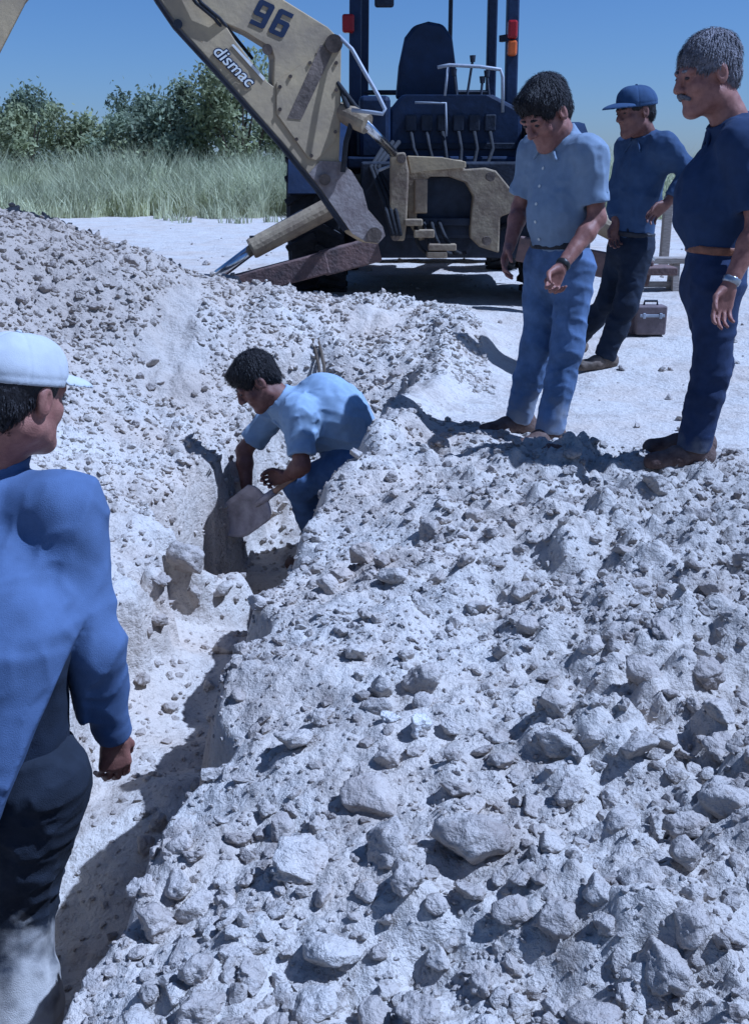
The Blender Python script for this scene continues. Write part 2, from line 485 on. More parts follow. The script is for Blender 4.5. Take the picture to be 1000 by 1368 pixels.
clod_meshes = [mesh_np('dirt_clod', rock_verts(IV3, 100 + k, 11 if k % 3 else 8, 0.09 if k % 3 else .16, 6), IF3) for k in range(14)]
for me in clod_meshes:
    me.materials.append(M['clod'])
def clod(x, y, size, label, group=None, seed=0, m=None, sink=0.3, name='dirt_clod', rot=None, squash=1.0):
    me = clod_meshes[seed % len(clod_meshes)]
    if m is not None:
        me = me.copy()
        me.materials.clear()
        me.materials.append(m)
    o = link(name, me)
    r = random.Random(seed * 31 + int(x * 100))
    o.scale = (size, size, size * squash)
    o.rotation_euler = rot if rot else (r.uniform(-.5, .5), r.uniform(-.5, .5), r.uniform(0, 6.28))
    o.location = (x, y, hz(x, y) + size * (0.55 - sink) * squash)
    tag(o, label, 'clod' if m is None else 'rock', group)
    return o
def ground_at(u, v):                  # where a sight line meets the ground
    d = ray(u, v)
    t = np.arange(0.8, 14, 0.02)
    h = height(d[0] * t, d[1] * t, False)
    z = CAMH + d[2] * t
    k = np.argmax(z < h)
    return d[0] * t[k], d[1] * t[k]
special = [
    (735, 618, 0.049, 'brown rock sitting by the light blue jeans at the edge of the spoil', M['brown_rock'], 1.0),
    (438, 795, 0.055, 'big pale clod on the spoil at the trench lip below the digging man', None, .9),
    (510, 940, 0.045, 'upright pale clod with a dark shaded side in mid heap', None, 1.2),
    (395, 1015, 0.055, 'smooth pale clod lying near the trench edge', None, .8),
    (492, 1065, 0.077, 'wide flat-topped clod throwing a broad shadow in mid foreground', None, .75),
    (628, 1140, 0.077, 'largest clod, a steep pale slab tilted to the sunny side', None, 1.2),
    (400, 1160, 0.068, 'low rounded clod beside the dark hollow near the trench', None, .6),
    (975, 1105, 0.063, 'big clod cut by the picture edge beside the lower heap', None, .8),
    (955, 985, 0.045, 'blunt clod high on the heap near the picture edge', None, .8),
    (905, 815, 0.055, 'greyish broad clod below the dark jeans', None, .7),
    (700, 800, 0.041, 'dark-sided clod on the middle of the heap', None, 1.0),
    (790, 870, 0.041, 'pointed clod beside a dark hollow in the heap', None, 1.1),
    (520, 985, 0.025, 'bright white stone among the clods', None, .8),
    (830, 1110, 0.036, 'slanting oblong clod on the lower heap', None, .8),
    (560, 990, 0.034, 'round grey clod next to the bright white stone', None, 1.0),
    (845, 640, 0.052, 'flat grey clod by the brown shoe', None, .6),
    (585, 1255, 0.034, 'yellowish clod at the bottom of the heap', None, 1.1),
    (560, 1345, 0.041, 'beige clod at the bottom edge of the picture', None, 1.0),
    (325, 690, 0.000, '', None, 1),
    (298, 800, 0.068, 'pinkish block of soil fallen onto the trench floor', None, .9),
    (262, 815, 0.045, 'narrow pale block leaning in the trench below the digging man', None, 1.3),
    (345, 820, 0.050, 'rounded soil block beside the pinkish block in the trench', None, .8),
    (300, 870, .085, 'jagged soil block at the foot of the shaded trench side', None, 1.0),
    (250, 770, .10, 'block of soil jutting from the trench side left of the pit', None, 1.2),
    (215, 850, 0.055, 'reddish block at the trench wall beyond the elbow', None, .9),
]
placed = []
M['white_stone'] = soil_mat('white_stone', (0.62, 0.60, 0.57), (0.5, 0.47, 0.44), (0.6, 0.56, 0.52))
for k, (u, v, s, lab, mm, sq) in enumerate(special):
    if s == 0:
        continue
    x, y = ground_at(u, v)
    if 'bright white' in lab:
        mm = M['white_stone']
    clod(x, y, s, lab, None, k, mm, 0.22, 'rock' if mm else 'dirt_clod', squash=sq)
    placed.append((x, y, s))
def scatter(n, u0, u1, v0, v1, smin, smax, label, group, seed, power=2.2):
    r = random.Random(seed)
    c = tries = 0
    while c < n and tries < n * 30:
        tries += 1
        u, v = r.uniform(u0, u1), r.uniform(v0, v1)
        x, y = ground_at(u, v)
        s = smin + (smax - smin) * r.random() ** power
        if any(math.hypot(x - a, y - b) < 0.75 * (s + t) for a, b, t in placed):
            continue
        if -1.25 < x < -0.35 and y < 3.2 and 'trench' not in group:
            continue
        placed.append((x, y, s))
        clod(x, y, s, label, group, seed * 7 + c, None, r.uniform(.15, .45), squash=r.uniform(.7, 1.15))
        c += 1
scatter(85, 420, 1010, 900, 1400, .022, .058, 'fist-sized pale clod lying in the near half of the spoil heap', 'clods of the near heap', 1)
scatter(55, 180, 440, 1080, 1400, .018, .05, 'small pale lump on the trench lip in the near foreground', 'lumps along the near trench lip', 2, 1.6)
scatter(75, 440, 1000, 630, 900, .022, .060, 'dull clod lying in the far half of the spoil heap', 'clods of the far half of the heap', 3)
scatter(55, 20, 560, 330, 600, .025, .06, 'dark-sided clod on the slope of the back spoil bank', 'clods on the back bank', 4)
scatter(14, 190, 330, 780, 960, .02, .05, 'small crumbled lump on the trench floor', 'lumps on the trench floor', 5)
scatter(8, 820, 930, 470, 600, .02, .045, 'small flat stone on the bare pale ground between the onlookers', 'stones on the bare ground', 6)

def crumbs(name, label, n, fn, V0, F0, nvar, smin, smax, power, seed, m):
    r = np.random.default_rng(seed)
    x, y = fn(r, n)
    n = len(x)
    z = height(x, y)
    s = (smin + (smax - smin) * r.random(n) ** power) * np.clip(0.75 + 0.1 * y, .8, 1.5)
    var = np.stack([rock_verts(V0, seed * 50 + k, 6, 0.26, 3) for k in range(nvar)])
    a = r.uniform(0, 6.283, n)
    b = r.uniform(-.7, .7, n)
    ca, sa, cb, sb = np.cos(a), np.sin(a), np.cos(b), np.sin(b)
    W = var[r.integers(0, nvar, n)] * s[:, None, None]
    X1 = W[..., 0] * cb[:, None] + W[..., 2] * sb[:, None]
    Z1 = -W[..., 0] * sb[:, None] + W[..., 2] * cb[:, None]
    Xw = X1 * ca[:, None] - W[..., 1] * sa[:, None] + x[:, None]
    Yw = X1 * sa[:, None] + W[..., 1] * ca[:, None] + y[:, None]
    Zw = Z1 + (z + s * 0.08)[:, None]
    Vv = np.stack([Xw, Yw, Zw], -1).reshape(-1, 3)
    Ff = (F0[None] + (np.arange(n) * len(V0))[:, None, None]).reshape(-1, 3)
    o = link(name, mesh_np(name, Vv, Ff, False), m)
    tag(o, label, kind='stuff')
def area_near(r, n):
    y = np.where(r.random(n) < .5, np.exp(r.uniform(math.log(1.0), math.log(4.9), n)), r.uniform(2.4, 5.4, n))
    x = r.uniform(-.75, .75, n) * (y + .6)
    keep = (x > np.interp(y, XRY, XRX) - .04) & ((y < 4.9) | (x < .8))
    return x[keep], y[keep]
def area_back(r, n):
    y = r.uniform(4.6, 8.4, n)
    x = r.uniform(-3.4, .75, n)
    keep = (x < np.interp(y, XLY, XLX) + .1) | (y > 6.2)
    keep &= noise(np.stack([x, y], -1) * 1.6, 77) > -0.55
    return x[keep], y[keep]
def area_trench(r, n):
    y = r.uniform(1.3, 6.3, n)
    x = np.interp(y, XLY, XLX) + (np.interp(y, XRY, XRX) - np.interp(y, XLY, XLX)) * r.uniform(-.15, 1.0, n)
    return x, y
def area_plain(r, n):
    y = np.exp(r.uniform(math.log(4.8), math.log(20), n))
    x = r.uniform(-.5, .6, n) * y
    keep = ((x > .95) | (y > 9)) & (noise(np.stack([x, y], -1) * 1.1, 78) > 0.1)
    return x[keep], y[keep]
crumbs('soil_crumbs', 'loose lumps of earth strewn over the near spoil heap', 9000, area_near, IV1, IF1, 12, .006, .026, 2.4, 3, M['crumb'])
crumbs('fine_soil_crumbs', 'fine gravelly crumbs over the near spoil heap', 30000, area_near, IV0, IF0, 12, .003, .010, 1.5, 4, M['crumb'])
crumbs('bank_crumbs', 'dark lumps of earth strewn over the back spoil bank', 24000, area_back, IV0, IF0, 12, .003, .025, 2.8, 5, M['soil'])
crumbs('trench_crumbs', 'crumbs of earth fallen into the trench', 1500, area_trench, IV0, IF0, 10, .006, .026, 2.2, 6, M['crumb'])
crumbs('sand_crumbs', 'scattered pebbles on the trodden pale ground', 900, area_plain, IV0, IF0, 8, .005, .022, 2.5, 8, M['crumb'])

# ------------------------------------------------------------------ implicit surfaces for people
class SDF:
    def __init__(s):
        s.pr = []
    def rc(s, a, b, ra, rb, k=0.03, flat=None, sub=False):        # round cone; flat=(axis, factor) squeezes it along an axis
        s.pr.append(('rc', np.array(a, float), np.array(b, float), ra, rb, k, flat, sub)); return s
    def cc(s, a, b, ra, rb, k=0.01, flat=None, sub=False):        # cone with flat ends: sleeves, cuffs, hems
        s.pr.append(('cc', np.array(a, float), np.array(b, float), ra, rb, k, flat, sub)); return s
    def el(s, c, r, R=None, k=0.03, sub=False):
        s.pr.append(('el', np.array(c, float), np.array(r, float), np.eye(3) if R is None else np.array(R, float), 0, k, None, sub)); return s
    def mesh(s, name, h, disp=None, base=np.zeros(3), smooth=2, clip=None):
        lo, hi = np.full(3, 1e9), np.full(3, -1e9)
        bbs = []
        for p in s.pr:
            if p[0] == 'el':
                m = max(p[2]); a = p[1] - m; b = p[1] + m
            else:
                m = max(p[3], p[4]); a = np.minimum(p[1], p[2]) - m; b = np.maximum(p[1], p[2]) + m
            bbs.append((a, b))
            if not p[7]:
                lo = np.minimum(lo, a); hi = np.maximum(hi, b)
        lo -= 0.04; hi += 0.04
        n = np.ceil((hi - lo) / h).astype(int) + 1
        Fd = np.full(n, 0.2, np.float32)
        ax = [lo[i] + h * np.arange(n[i]) for i in range(3)]
        for p, (a, b) in zip(s.pr, bbs):
            mg = p[5] + 4 * h
            i0 = np.clip(np.floor((a - mg - lo) / h).astype(int), 0, n)
            i1 = np.clip(np.ceil((b + mg - lo) / h).astype(int) + 1, 0, n)
            if np.any(i1 <= i0): continue
            X = (ax[0][i0[0]:i1[0], None, None]).astype(np.float32)
            Y = (ax[1][None, i0[1]:i1[1], None]).astype(np.float32)
            Z = (ax[2][None, None, i0[2]:i1[2]]).astype(np.float32)
            if p[0] == 'el':
                c, r, R = p[1], p[2], p[3]
                q = [(R[j, 0] * (X - c[0]) + R[j, 1] * (Y - c[1]) + R[j, 2] * (Z - c[2])) / r[j] for j in range(3)]
                k0 = np.sqrt(q[0] ** 2 + q[1] ** 2 + q[2] ** 2) + 1e-6
                k1 = np.sqrt((q[0] / r[0]) ** 2 + (q[1] / r[1]) ** 2 + (q[2] / r[2]) ** 2) + 1e-6
                d = k0 * (k0 - 1) / k1
            else:
                A, B, ra, rb, _, flat, _ = p[1:]
                ba = B - A
                L2 = float(ba @ ba) + 1e-12
                dx, dy, dz = X - A[0], Y - A[1], Z - A[2]
                t = (dx * ba[0] + dy * ba[1] + dz * ba[2]) / L2
                tc = np.clip(t, 0, 1)
                ex, ey, ez = dx - tc * ba[0], dy - tc * ba[1], dz - tc * ba[2]
                if p[0] == 'cc':
                    ex, ey, ez = dx - t * ba[0], dy - t * ba[1], dz - t * ba[2]
                if flat is not None:
                    f, e = flat
                    w = (ex * f[0] + ey * f[1] + ez * f[2]) * (e - 1)
                    ex, ey, ez = ex + w * f[0], ey + w * f[1], ez + w * f[2]
                d = np.sqrt(ex * ex + ey * ey + ez * ez) - (ra + (rb - ra) * tc)
                if p[0] == 'cc':
                    L = math.sqrt(L2)
                    da = np.maximum(-t * L, (t - 1) * L)
                    d = np.minimum(np.maximum(d, da), 0) + np.sqrt(np.maximum(d, 0) ** 2 + np.maximum(da, 0) ** 2)
            sl = (slice(i0[0], i1[0]), slice(i0[1], i1[1]), slice(i0[2], i1[2]))
            G = Fd[sl]
            k = max(p[5], 1e-4)
            if p[7]:
                d = -d
                hh = np.maximum(k - np.abs(G - d), 0) / k
                Fd[sl] = np.maximum(G, d) + hh * hh * k * 0.25
            else:
                hh = np.maximum(k - np.abs(G - d), 0) / k
                Fd[sl] = np.minimum(G, d) - hh * hh * k * 0.25
        if disp is not None:
            I = np.argwhere(np.abs(Fd) < 0.035)
            pts = lo + I * h
            Fd[I[:, 0], I[:, 1], I[:, 2]] += disp(pts).astype(np.float32)
        if clip is not None:
            I = np.argwhere(np.abs(Fd) < 0.19)
            pts = lo + I * h
            Fd[I[:, 0], I[:, 1], I[:, 2]] = np.maximum(Fd[I[:, 0], I[:, 1], I[:, 2]], clip(pts).astype(np.float32))
        V, Q = nets(Fd)
        V = lo + V * h
        for _ in range(smooth):
            acc = np.zeros_like(V); cnt = np.zeros(len(V))
            for e0, e1 in ((0, 1), (1, 2), (2, 3), (3, 0)):
                np.add.at(acc, Q[:, e0], V[Q[:, e1]]); np.add.at(cnt, Q[:, e0], 1)
                np.add.at(acc, Q[:, e1], V[Q[:, e0]]); np.add.at(cnt, Q[:, e1], 1)
            V = 0.5 * V + 0.5 * acc / np.maximum(cnt, 1)[:, None]
        return mesh_np(name, V - base, Q)
def nets(Fd):
    S = Fd < 0
    n = np.array(Fd.shape)
    c = np.zeros(n - 1, np.uint8)
    for i in (0, 1):
        for j in (0, 1):
            for k in (0, 1):
                c += S[i:n[0] - 1 + i, j:n[1] - 1 + j, k:n[2] - 1 + k]
    act = (c > 0) & (c < 8)
    I = np.argwhere(act)
    ids = np.full(n - 1, -1, np.int64)
    ids[act] = np.arange(len(I))
    co = [(a, b, d) for a in (0, 1) for b in (0, 1) for d in (0, 1)]
    val = {q: Fd[I[:, 0] + q[0], I[:, 1] + q[1], I[:, 2] + q[2]] for q in co}
    acc = np.zeros((len(I), 3)); cnt = np.zeros(len(I))
    for q in co:
        for a in range(3):
            if q[a] == 0:
                w = list(q); w[a] = 1; w = tuple(w)
                f0, f1 = val[q], val[w]
                x = (f0 < 0) != (f1 < 0)
                t = np.where(x, f0 / np.where(x, f0 - f1, 1), 0)
                for b in range(3):
                    acc[:, b] += np.where(x, t if b == a else q[b], 0)
                cnt += x
    V = I + acc / np.maximum(cnt, 1)[:, None]
    quads = []
    for a in range(3):
        b, d = (a + 1) % 3, (a + 2) % 3
        s0 = [slice(0, n[i] - 1) if i == a else slice(1, n[i] - 1) for i in range(3)]
        s1 = [slice(1, n[i]) if i == a else slice(1, n[i] - 1) for i in range(3)]
        X = S[tuple(s0)] != S[tuple(s1)]
        E = np.argwhere(X)
        ins = S[tuple(s0)][X]
        off = np.array([0 if i == a else 1 for i in range(3)])
        E = E + off
        def cell(db, dd):
            e = E.copy(); e[:, b] -= db; e[:, d] -= dd
            return ids[e[:, 0], e[:, 1], e[:, 2]]
        q = np.stack([cell(1, 1), cell(0, 1), cell(0, 0), cell(1, 0)], -1)
        q[~ins] = q[~ins][:, ::-1]
        quads.append(q)
    Q = np.concatenate(quads)
    return V, Q[(Q >= 0).all(1)]

def frame(f, u):
    f = unit(f); r = unit(np.cross(f, u)); u = np.cross(r, f)
    return r, f, u                      # right, forward, up
def head_sdf(S, H, f, u, s, neck):
    r, f, u = frame(f, u)
    R = np.stack([r, f, u])
    T = lambda a, b, c: H + s * (a * r + b * f + c * u)
    S.el(T(0, -.015, .04), np.array([.076, .096, .086]) * s, R, .02)
    S.el(T(0, .03, -.03), np.array([.062, .066, .088]) * s, R, .03)
    for e in (-1, 1):
        S.rc(T(e * .05, .0, -.065), T(e * .018, .07, -.098), .022 * s, .022 * s, .03)
        S.el(T(e * .04, .062, -.022), np.array([.024, .022, .024]) * s, R, .02)
    S.el(T(0, .078, -.098), np.array([.024, .02, .02]) * s, R, .02)
    S.rc(T(-.042, .080, .026), T(.042, .080, .026), .013 * s, .013 * s, .015)
    for e in (-1, 1):
        S.el(T(e * .031, .104, .010), np.array([.019, .016, .012]) * s, R, .012, True)
        S.el(T(e * .031, .083, .010), np.array([.014, .012, .010]) * s, R, .004)
    S.rc(T(0, .092, .022), T(0, .114, -.020), .009 * s, .014 * s, .010)
    for e in (-1, 1):
        S.el(T(e * .014, .102, -.026), np.array([.010, .012, .009]) * s, R, .008)
    S.rc(T(-.02, .086, -.053), T(.02, .086, -.053), .008 * s, .008 * s, .008)
    S.rc(T(-.017, .085, -.066), T(.017, .085, -.066), .009 * s, .009 * s, .008)
    for e in (-1, 1):
        S.el(T(e * .080, -.008, -.002), np.array([.011, .021, .034]) * s, R, .008)
        S.el(T(e * .088, -.002, .0), np.array([.006, .010, .018]) * s, R, .006, True)
    S.rc(T(0, -.022, -.05), neck, .056 * s, .064 * s, .04)
    return T, R
def hair_mesh(name, H, f, u, s, base, seed, thick=1.0, short=False, capped=False):
    r, f, u = frame(f, u)
    R = np.stack([r, f, u])
    T = lambda a, b, c: H + s * (a * r + b * f + c * u)
    S = SDF()
    S.el(T(0, -.018, .046), np.array([.085, .106, .092]) * s * thick, R, .02)
    S.el(T(0, -.06, -.015), np.array([.066, .05, .06]) * s, R, .03)
    if not short:
        S.el(T(0.01, .055, .092), np.array([.06, .036, .03]) * s, R, .03)
    S.el(T(0, .115, -.045), np.array([.093, .095, .105]) * s, R, .012, True)
    for e in (-1, 1):
        S.el(T(e * .09, .01, -.022), np.array([.03, .034, .045]) * s, R, .01, True)
    def d(p):
        q = np.stack([(p - H) @ r, (p - H) @ f, (p - H) @ u], -1)
        return 0.0035 * noise(q * np.array([70, 18, 40]), seed) + 0.0015 * noise(q * np.array([160, 40, 90]), seed + 1)
    me = S.mesh(name, 0.005, d, base, 1, clip=(lambda p: (p - H) @ u - .034 * s) if capped else None)
    rr = np.random.default_rng(seed)
    nv = len(me.vertices)
    co = np.empty(nv * 3); me.vertices.foreach_get('co', co); co = co.reshape(-1, 3)
    no = np.empty(nv * 3); me.vertices.foreach_get('normal', no); no = no.reshape(-1, 3)
    q = co + base - H
    ok = np.flatnonzero(np.einsum('ij,ij->i', no, q) > 0)
    if capped:
        ok = ok[(q[ok] @ u) < .004 * s]
    k = ok[rr.integers(0, len(ok), 1200 if capped else 3200)]
    crown = T(0, -.05, .13) - base
    fl = co[k] - crown + rr.normal(0, .02, (len(k), 3)) - u * .03
    fl = fl - np.einsum('ij,ij->i', fl, no[k])[:, None] * no[k]
    fl /= np.linalg.norm(fl, axis=1)[:, None] + 1e-6
    sd_ = np.cross(fl, no[k])
    L = rr.uniform(.012, .03, len(k))[:, None] * s; wd = .0013 * s
    lift = rr.uniform(.001, .007, len(k))[:, None]
    p0, p1, p2 = co[k], co[k] + fl * L * .5 + no[k] * lift, co[k] + fl * L + no[k] * lift * .6
    Vs = np.stack([p0 - sd_ * wd, p0 + sd_ * wd, p1 + sd_ * wd, p1 - sd_ * wd, p2 + sd_ * wd * .3, p2 - sd_ * wd * .3], 1).reshape(-1, 3)
    b0 = (np.arange(len(k)) * 6)[:, None]
    Fs = np.concatenate([b0 + np.array([[0, 1, 2, 3]]), b0 + np.array([[3, 2, 4, 5]])]) + nv
    f0 = np.empty(len(me.loops), np.int32); me.loops.foreach_get('vertex_index', f0)
    return mesh_np(name, np.concatenate([co, Vs]), np.concatenate([f0.reshape(-1, 4), Fs]))
def hand_sdf(S, W, d, n, side, curl=0.5, s=1.0, spread=.05, grip=False):
    # W wrist, d direction of the hand, n normal out of the back of the hand, side = direction towards the thumb
    d = unit(d); side = unit(side - (side @ d) * d); n = unit(np.cross(d, side)) if n is None else unit(n - (n @ d) * d - (n @ side) * side)
    palm = -n
    kn = []
    for i, (o, L) in enumerate(((.030, .080), (.010, .086), (-.010, .082), (-.029, .074))):
        k = W + d * L * s + side * o * s
        S.rc(W + d * .015 * s + side * o * .55 * s, k, .017 * s, .0125 * s, .014)
        kn.append(k)
    for i, (k, seg) in enumerate(zip(kn, ((.042, .026, .021), (.046, .030, .022), (.043, .028, .022), (.034, .021, .019)))):
        a = curl * (0.75 + .1 * i)
        p = k
        fan = side * spread * (1.5 - i)
        for j, L in enumerate(seg):
            dd = unit(d * math.cos(a) + palm * math.sin(a) + fan * (1 if j == 0 else .3))
            q = p + dd * L * s
            S.rc(p, q, (.0092 - .0008 * j) * s, (.0086 - .0008 * j) * s, .004)
            p = q
            a += curl * (1.0 if j == 0 else .75)
    t0 = W + d * .022 * s + side * .026 * s + palm * .006 * s
    t1 = t0 + unit(d * .75 + side * .6 + palm * .35) * .040 * s
    t2 = t1 + unit(d * .9 + side * .12 + palm * (.25 + .6 * curl)) * .030 * s
    t3 = t2 + unit(d * .85 - side * .15 + palm * (.2 + .8 * curl)) * .024 * s
    S.rc(t0, t1, .016 * s, .0115 * s, .012)
    S.rc(t1, t2, .0112 * s, .0098 * s, .004)
    S.rc(t2, t3, .0098 * s, .0082 * s, .004)
def folds(amp, sc, seed, warp=0.25):
    sc = np.array(sc, float)
    def d(p):
        w = np.stack([noise(p * 3.1, seed + 9), noise(p * 3.1 + 5, seed + 8), noise(p * 3.1 + 9, seed + 7)], -1)
        q = p + warp * 0.35 * w
        n1 = noise(q * sc, seed)
        r1 = (1 - np.abs(noise(q * sc * 1.35 + 3, seed + 1))) ** 3
        r2 = (1 - np.abs(noise(q * sc * 2.6 + 7, seed + 2))) ** 3
        return -amp * (0.35 * n1 + 0.75 * (r1 - .3) + 0.55 * (r2 - .3))
    return d
def shoe_mesh(name, ank, toe_dir, base, s=1.0, ground_z=0):
    t = unit([toe_dir[0], toe_dir[1], 0]); up = np.array([0, 0, 1.]); r = np.cross(t, up)
    g = np.array([ank[0], ank[1], ground_z])
    S = SDF()
    S.rc(g - t * .055 * s + up * .045 * s, g + t * .06 * s + up * .045 * s, .042 * s, .044 * s, .03)
    S.rc(g + t * .06 * s + up * .036 * s, g + t * .17 * s + up * .030 * s, .044 * s, .036 * s, .03)
    S.rc(g - t * .03 * s + up * .05 * s, g - t * .02 * s + up * .12 * s, .045 * s, .048 * s, .03)
    return S.mesh(name, .007, lambda p: .002 * noise(p * 60, 3), base, 1, clip=lambda p: (ground_z + .004) - p[:, 2])

def build_person(label, J, o):
    """J: joints in world space; o: options. Children: body, shirt, trousers, shoes, hair and what the person wears."""
    base = np.array([J['base'][0], J['base'][1], J['base'][2]])
    root = empty('person', base)
    tag(root, label, 'person')
    s = o.get('hs', 1.1)
    bw = o.get('bw', 1.0)
    aw = bw * o.get('arm', 1.0)
    mid = 0.5 * (J['SL'] + J['SR'])
    hipm = 0.5 * (J['HL'] + J['HR'])
    rt = unit(J['SR'] - J['SL'])
    up = unit(mid - hipm)
    fw = unit(np.cross(up, rt)); fw = -fw if fw @ o['face'] < 0 else fw
    sq = (fw, 1.38)
    spine = o.get('spine', 0.5 * (mid + hipm))
    S = SDF()
    T, R = head_sdf(S, J['H'], o['hf'], o['hu'], s, mid + up * .03)
    S.rc(mid - up * .06, spine, .12 * bw, .11 * bw, .05, sq)
    S.rc(spine, hipm, .11 * bw, .11 * bw, .05, sq)
    S.rc(J['SL'], J['SR'], .05, .05, .04)
    for c in 'LR':
        S.rc(J['S' + c], J['E' + c], .047 * bw, .041 * bw, .03)
        m = J['E' + c] + (J['W' + c] - J['E' + c]) * .3
        S.rc(J['E' + c], m, .040 * bw, .042 * bw, .02)
        S.rc(m, J['W' + c], .042 * bw, .028, .02)
        hd = o['hand' + c]
        hand_sdf(S, J['W' + c], np.array(hd[0], float), None if hd[1] is None else np.array(hd[1], float), np.array(hd[2], float), hd[3], o.get('handscale', 1.05))
        S.rc(J['H' + c], J['K' + c], .07, .05, .03)
        S.rc(J['K' + c], J['A' + c], .05, .04, .03)
    bd = link('body', S.mesh('body', o.get('h', .0055), lambda p: .0015 * noise(p * 55, 4), base, 1), o['skin'], root)
    # hair
    if o.get('hair'):
        link('hair', hair_mesh('hair', J['H'], o['hf'], o['hu'], s, base, 5, o.get('hairthick', 1.0), o.get('shorthair', False), o.get('capped', False)), o['hair'], root)
    for e in (-1, 1):
        b = SDF().rc(T(e * .046, .086, .030), T(e * .018, .094, .031), .0045 * s, .0058 * s, .004)
        link('eyebrow', b.mesh('eyebrow', .004, None, base, 1), o.get('browmat', M['hair']), root)
        b = SDF().el(T(e * .031, .0895, .009), np.array([.012, .008, .0062]) * s, R)
        link('eye', b.mesh('eye', .0035, None, base, 1), M['eye'], root)
    # shirt
    S = SDF()
    ch = mid - up * .13
    S.rc(J['SL'] - up * .015, J['SR'] - up * .015, .058 * bw, .058 * bw, .09)
    for c in 'LR':
        S.rc(mid + up * .035, J['S' + c] - up * .005, .050 * bw, .052 * bw, .08)
    S.rc(mid - up * .03, ch, .115 * bw, .158 * bw, .05, (fw, 1.3))
    S.rc(ch, spine, .158 * bw, .152 * bw, .05, (fw, 1.3))
    if o.get('hem'):
        S.cc(spine, hipm - up * o['hem'], .152 * bw, o.get('hemr', (.168, 1.28))[0] * bw, .04, (fw, o.get('hemr', (.168, 1.28))[1]))
    else:
        S.rc(spine, hipm + up * .10, .152 * bw, .145 * bw, .05, (fw, 1.28))
    if o.get('belly'):
        c, r = o['belly']
        S.el(c, r, np.stack([rt, fw, up]), .06)
    for c in 'LR':
        A, E, W = J['S' + c], J['E' + c], J['W' + c]
        if o['sleeve'] == 'short':
            end = A + (E - A) * o.get('slen', .82)
            S.rc(A, A + (end - A) * .5, .056 * aw, .062 * aw, .09)
            S.cc(A + (end - A) * .3, end, .064 * aw, .072 * aw, .03)
            S.cc(A + (end - A) * .8, end + (end - A) * .25, .052 * aw, .058 * aw, .004, None, True)
        else:
            S.rc(A, E, .066 * aw, .060 * aw, .10)
            end = E + (W - E) * o.get('slen', .88)
            S.cc(E + (W - E) * -.02, end, .060 * aw, .047 * aw, .04)
            S.rc(E, E + (W - E) * .5, .06 * aw, .055 * aw, .03)
            S.cc(end - (W - E) * .12, end + (W - E) * .01, .050 * aw, .050 * aw, .006)
    nk = unit(J['H'] - mid)
    S.cc(mid + up * .005, mid + up * .02 + nk * .075 * o.get('collar', 1.0), .088 * s, .074 * s, .012)
    S.cc(mid + up * .03 + nk * .05, mid + nk * .16, .060 * s, .068 * s, .004, None, True)
    for a in o.get('shirt_extra', []):
        S.rc(*a)
    link('shirt', S.mesh('shirt', o.get('hc', .0085), folds(*o['fold']), base, 1, clip=o.get('shirt_clip')), o['shirt'], root)
    if o.get('shade_shell_under_shirt'):  # near-black torso shell standing in for a shadow on the back
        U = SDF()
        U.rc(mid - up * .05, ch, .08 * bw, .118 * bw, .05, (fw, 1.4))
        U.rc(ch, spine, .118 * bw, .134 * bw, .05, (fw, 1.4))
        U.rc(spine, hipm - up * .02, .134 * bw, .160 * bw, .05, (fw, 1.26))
        link('shade_shell_under_shirt', U.mesh('shade_shell_under_shirt', .009, folds(.007, (7, 7, 6), 53), base, 1, clip=lambda p: p[:, 2] - o['shade_top']), o['shade_shell_under_shirt'], root)  # dark shell imitating shade on the back, not a garment
    if o.get('bigcollar'):
        cl = SDF()
        ring = []
        for k in range(15):
            a_ = 2 * math.pi * k / 14
            e1 = unit(np.cross(nk, fw)); e2 = np.cross(e1, nk)
            ring.append(mid + up * .035 + nk * (.045 - .012 * math.cos(a_)) + (e1 * math.sin(a_) * .092 + e2 * math.cos(a_) * .088))
        for k in range(14):
            cl.rc(ring[k], ring[k + 1], .013, .013, .01)
            cl.rc(ring[k] - nk * .022 + (ring[k] - mid - nk * .05) * .16, ring[k + 1] - nk * .022 + (ring[k + 1] - mid - nk * .05) * .16, .010, .010, .02)
        link('collar', cl.mesh('collar', .006, lambda p: .003 * noise(p * 20, 5), base, 1), o['shirt'], root)
    # collar leaves
    for e in (-1, 1):
        q0 = mid + rt * e * .075 * s + up * .045 + nk * .03
        q1 = mid + rt * e * .025 * s + fw * .088 * s + up * .03
        q2 = mid + rt * e * .06 * s + fw * .095 * s - up * .03
        b = SDF().rc(q0, q1, .014, .011, .01).rc(q1, q2, .011, .008, .01)
        link('collar', b.mesh('collar', .006, None, base, 1), o['shirt'], root)
    # trousers
    S = SDF()
    S.rc(hipm + up * .09, hipm - up * .03, .142 * bw, .150 * bw, .04, (fw, 1.25))
    for c in 'LR':
        Hh, K, A = J['H' + c], J['K' + c], J['A' + c]
        S.rc(Hh - up * .02, K, .098 * bw * o.get('tw', 1), .074 * o.get('tw', 1), .05)
        e = A + (A - K) * .04
        S.rc(K, K + (A - K) * .5, .074 * o.get('tw', 1), .070 * o.get('tw', 1), .04)
        S.cc(K + (A - K) * .3, e, .071 * o.get('tw', 1), .069 * o.get('tw', 1), .03)
    link('trousers', S.mesh('trousers', o.get('hc', .0085), folds(*o['tfold']), base, 1), o['trousers'], root)
    if o.get('belt'):
        z0 = hipm + up * o.get('belt_h', .085)
        b = SDF().cc(z0 - up * .017, z0 + up * .017, .156 * bw, .156 * bw, .004, (fw, 1.25))
        if o.get('belly'):
            pass
        link('belt', b.mesh('belt', .007, None, base, 1), o['belt'], root)
    for c in 'LR':
        gz = o['gz' + c]
        link('shoe', shoe_mesh('shoe', J['A' + c], o['toe' + c], base, o.get('shoes', 1.08), gz), o.get('shoemat', M['leather']), root)
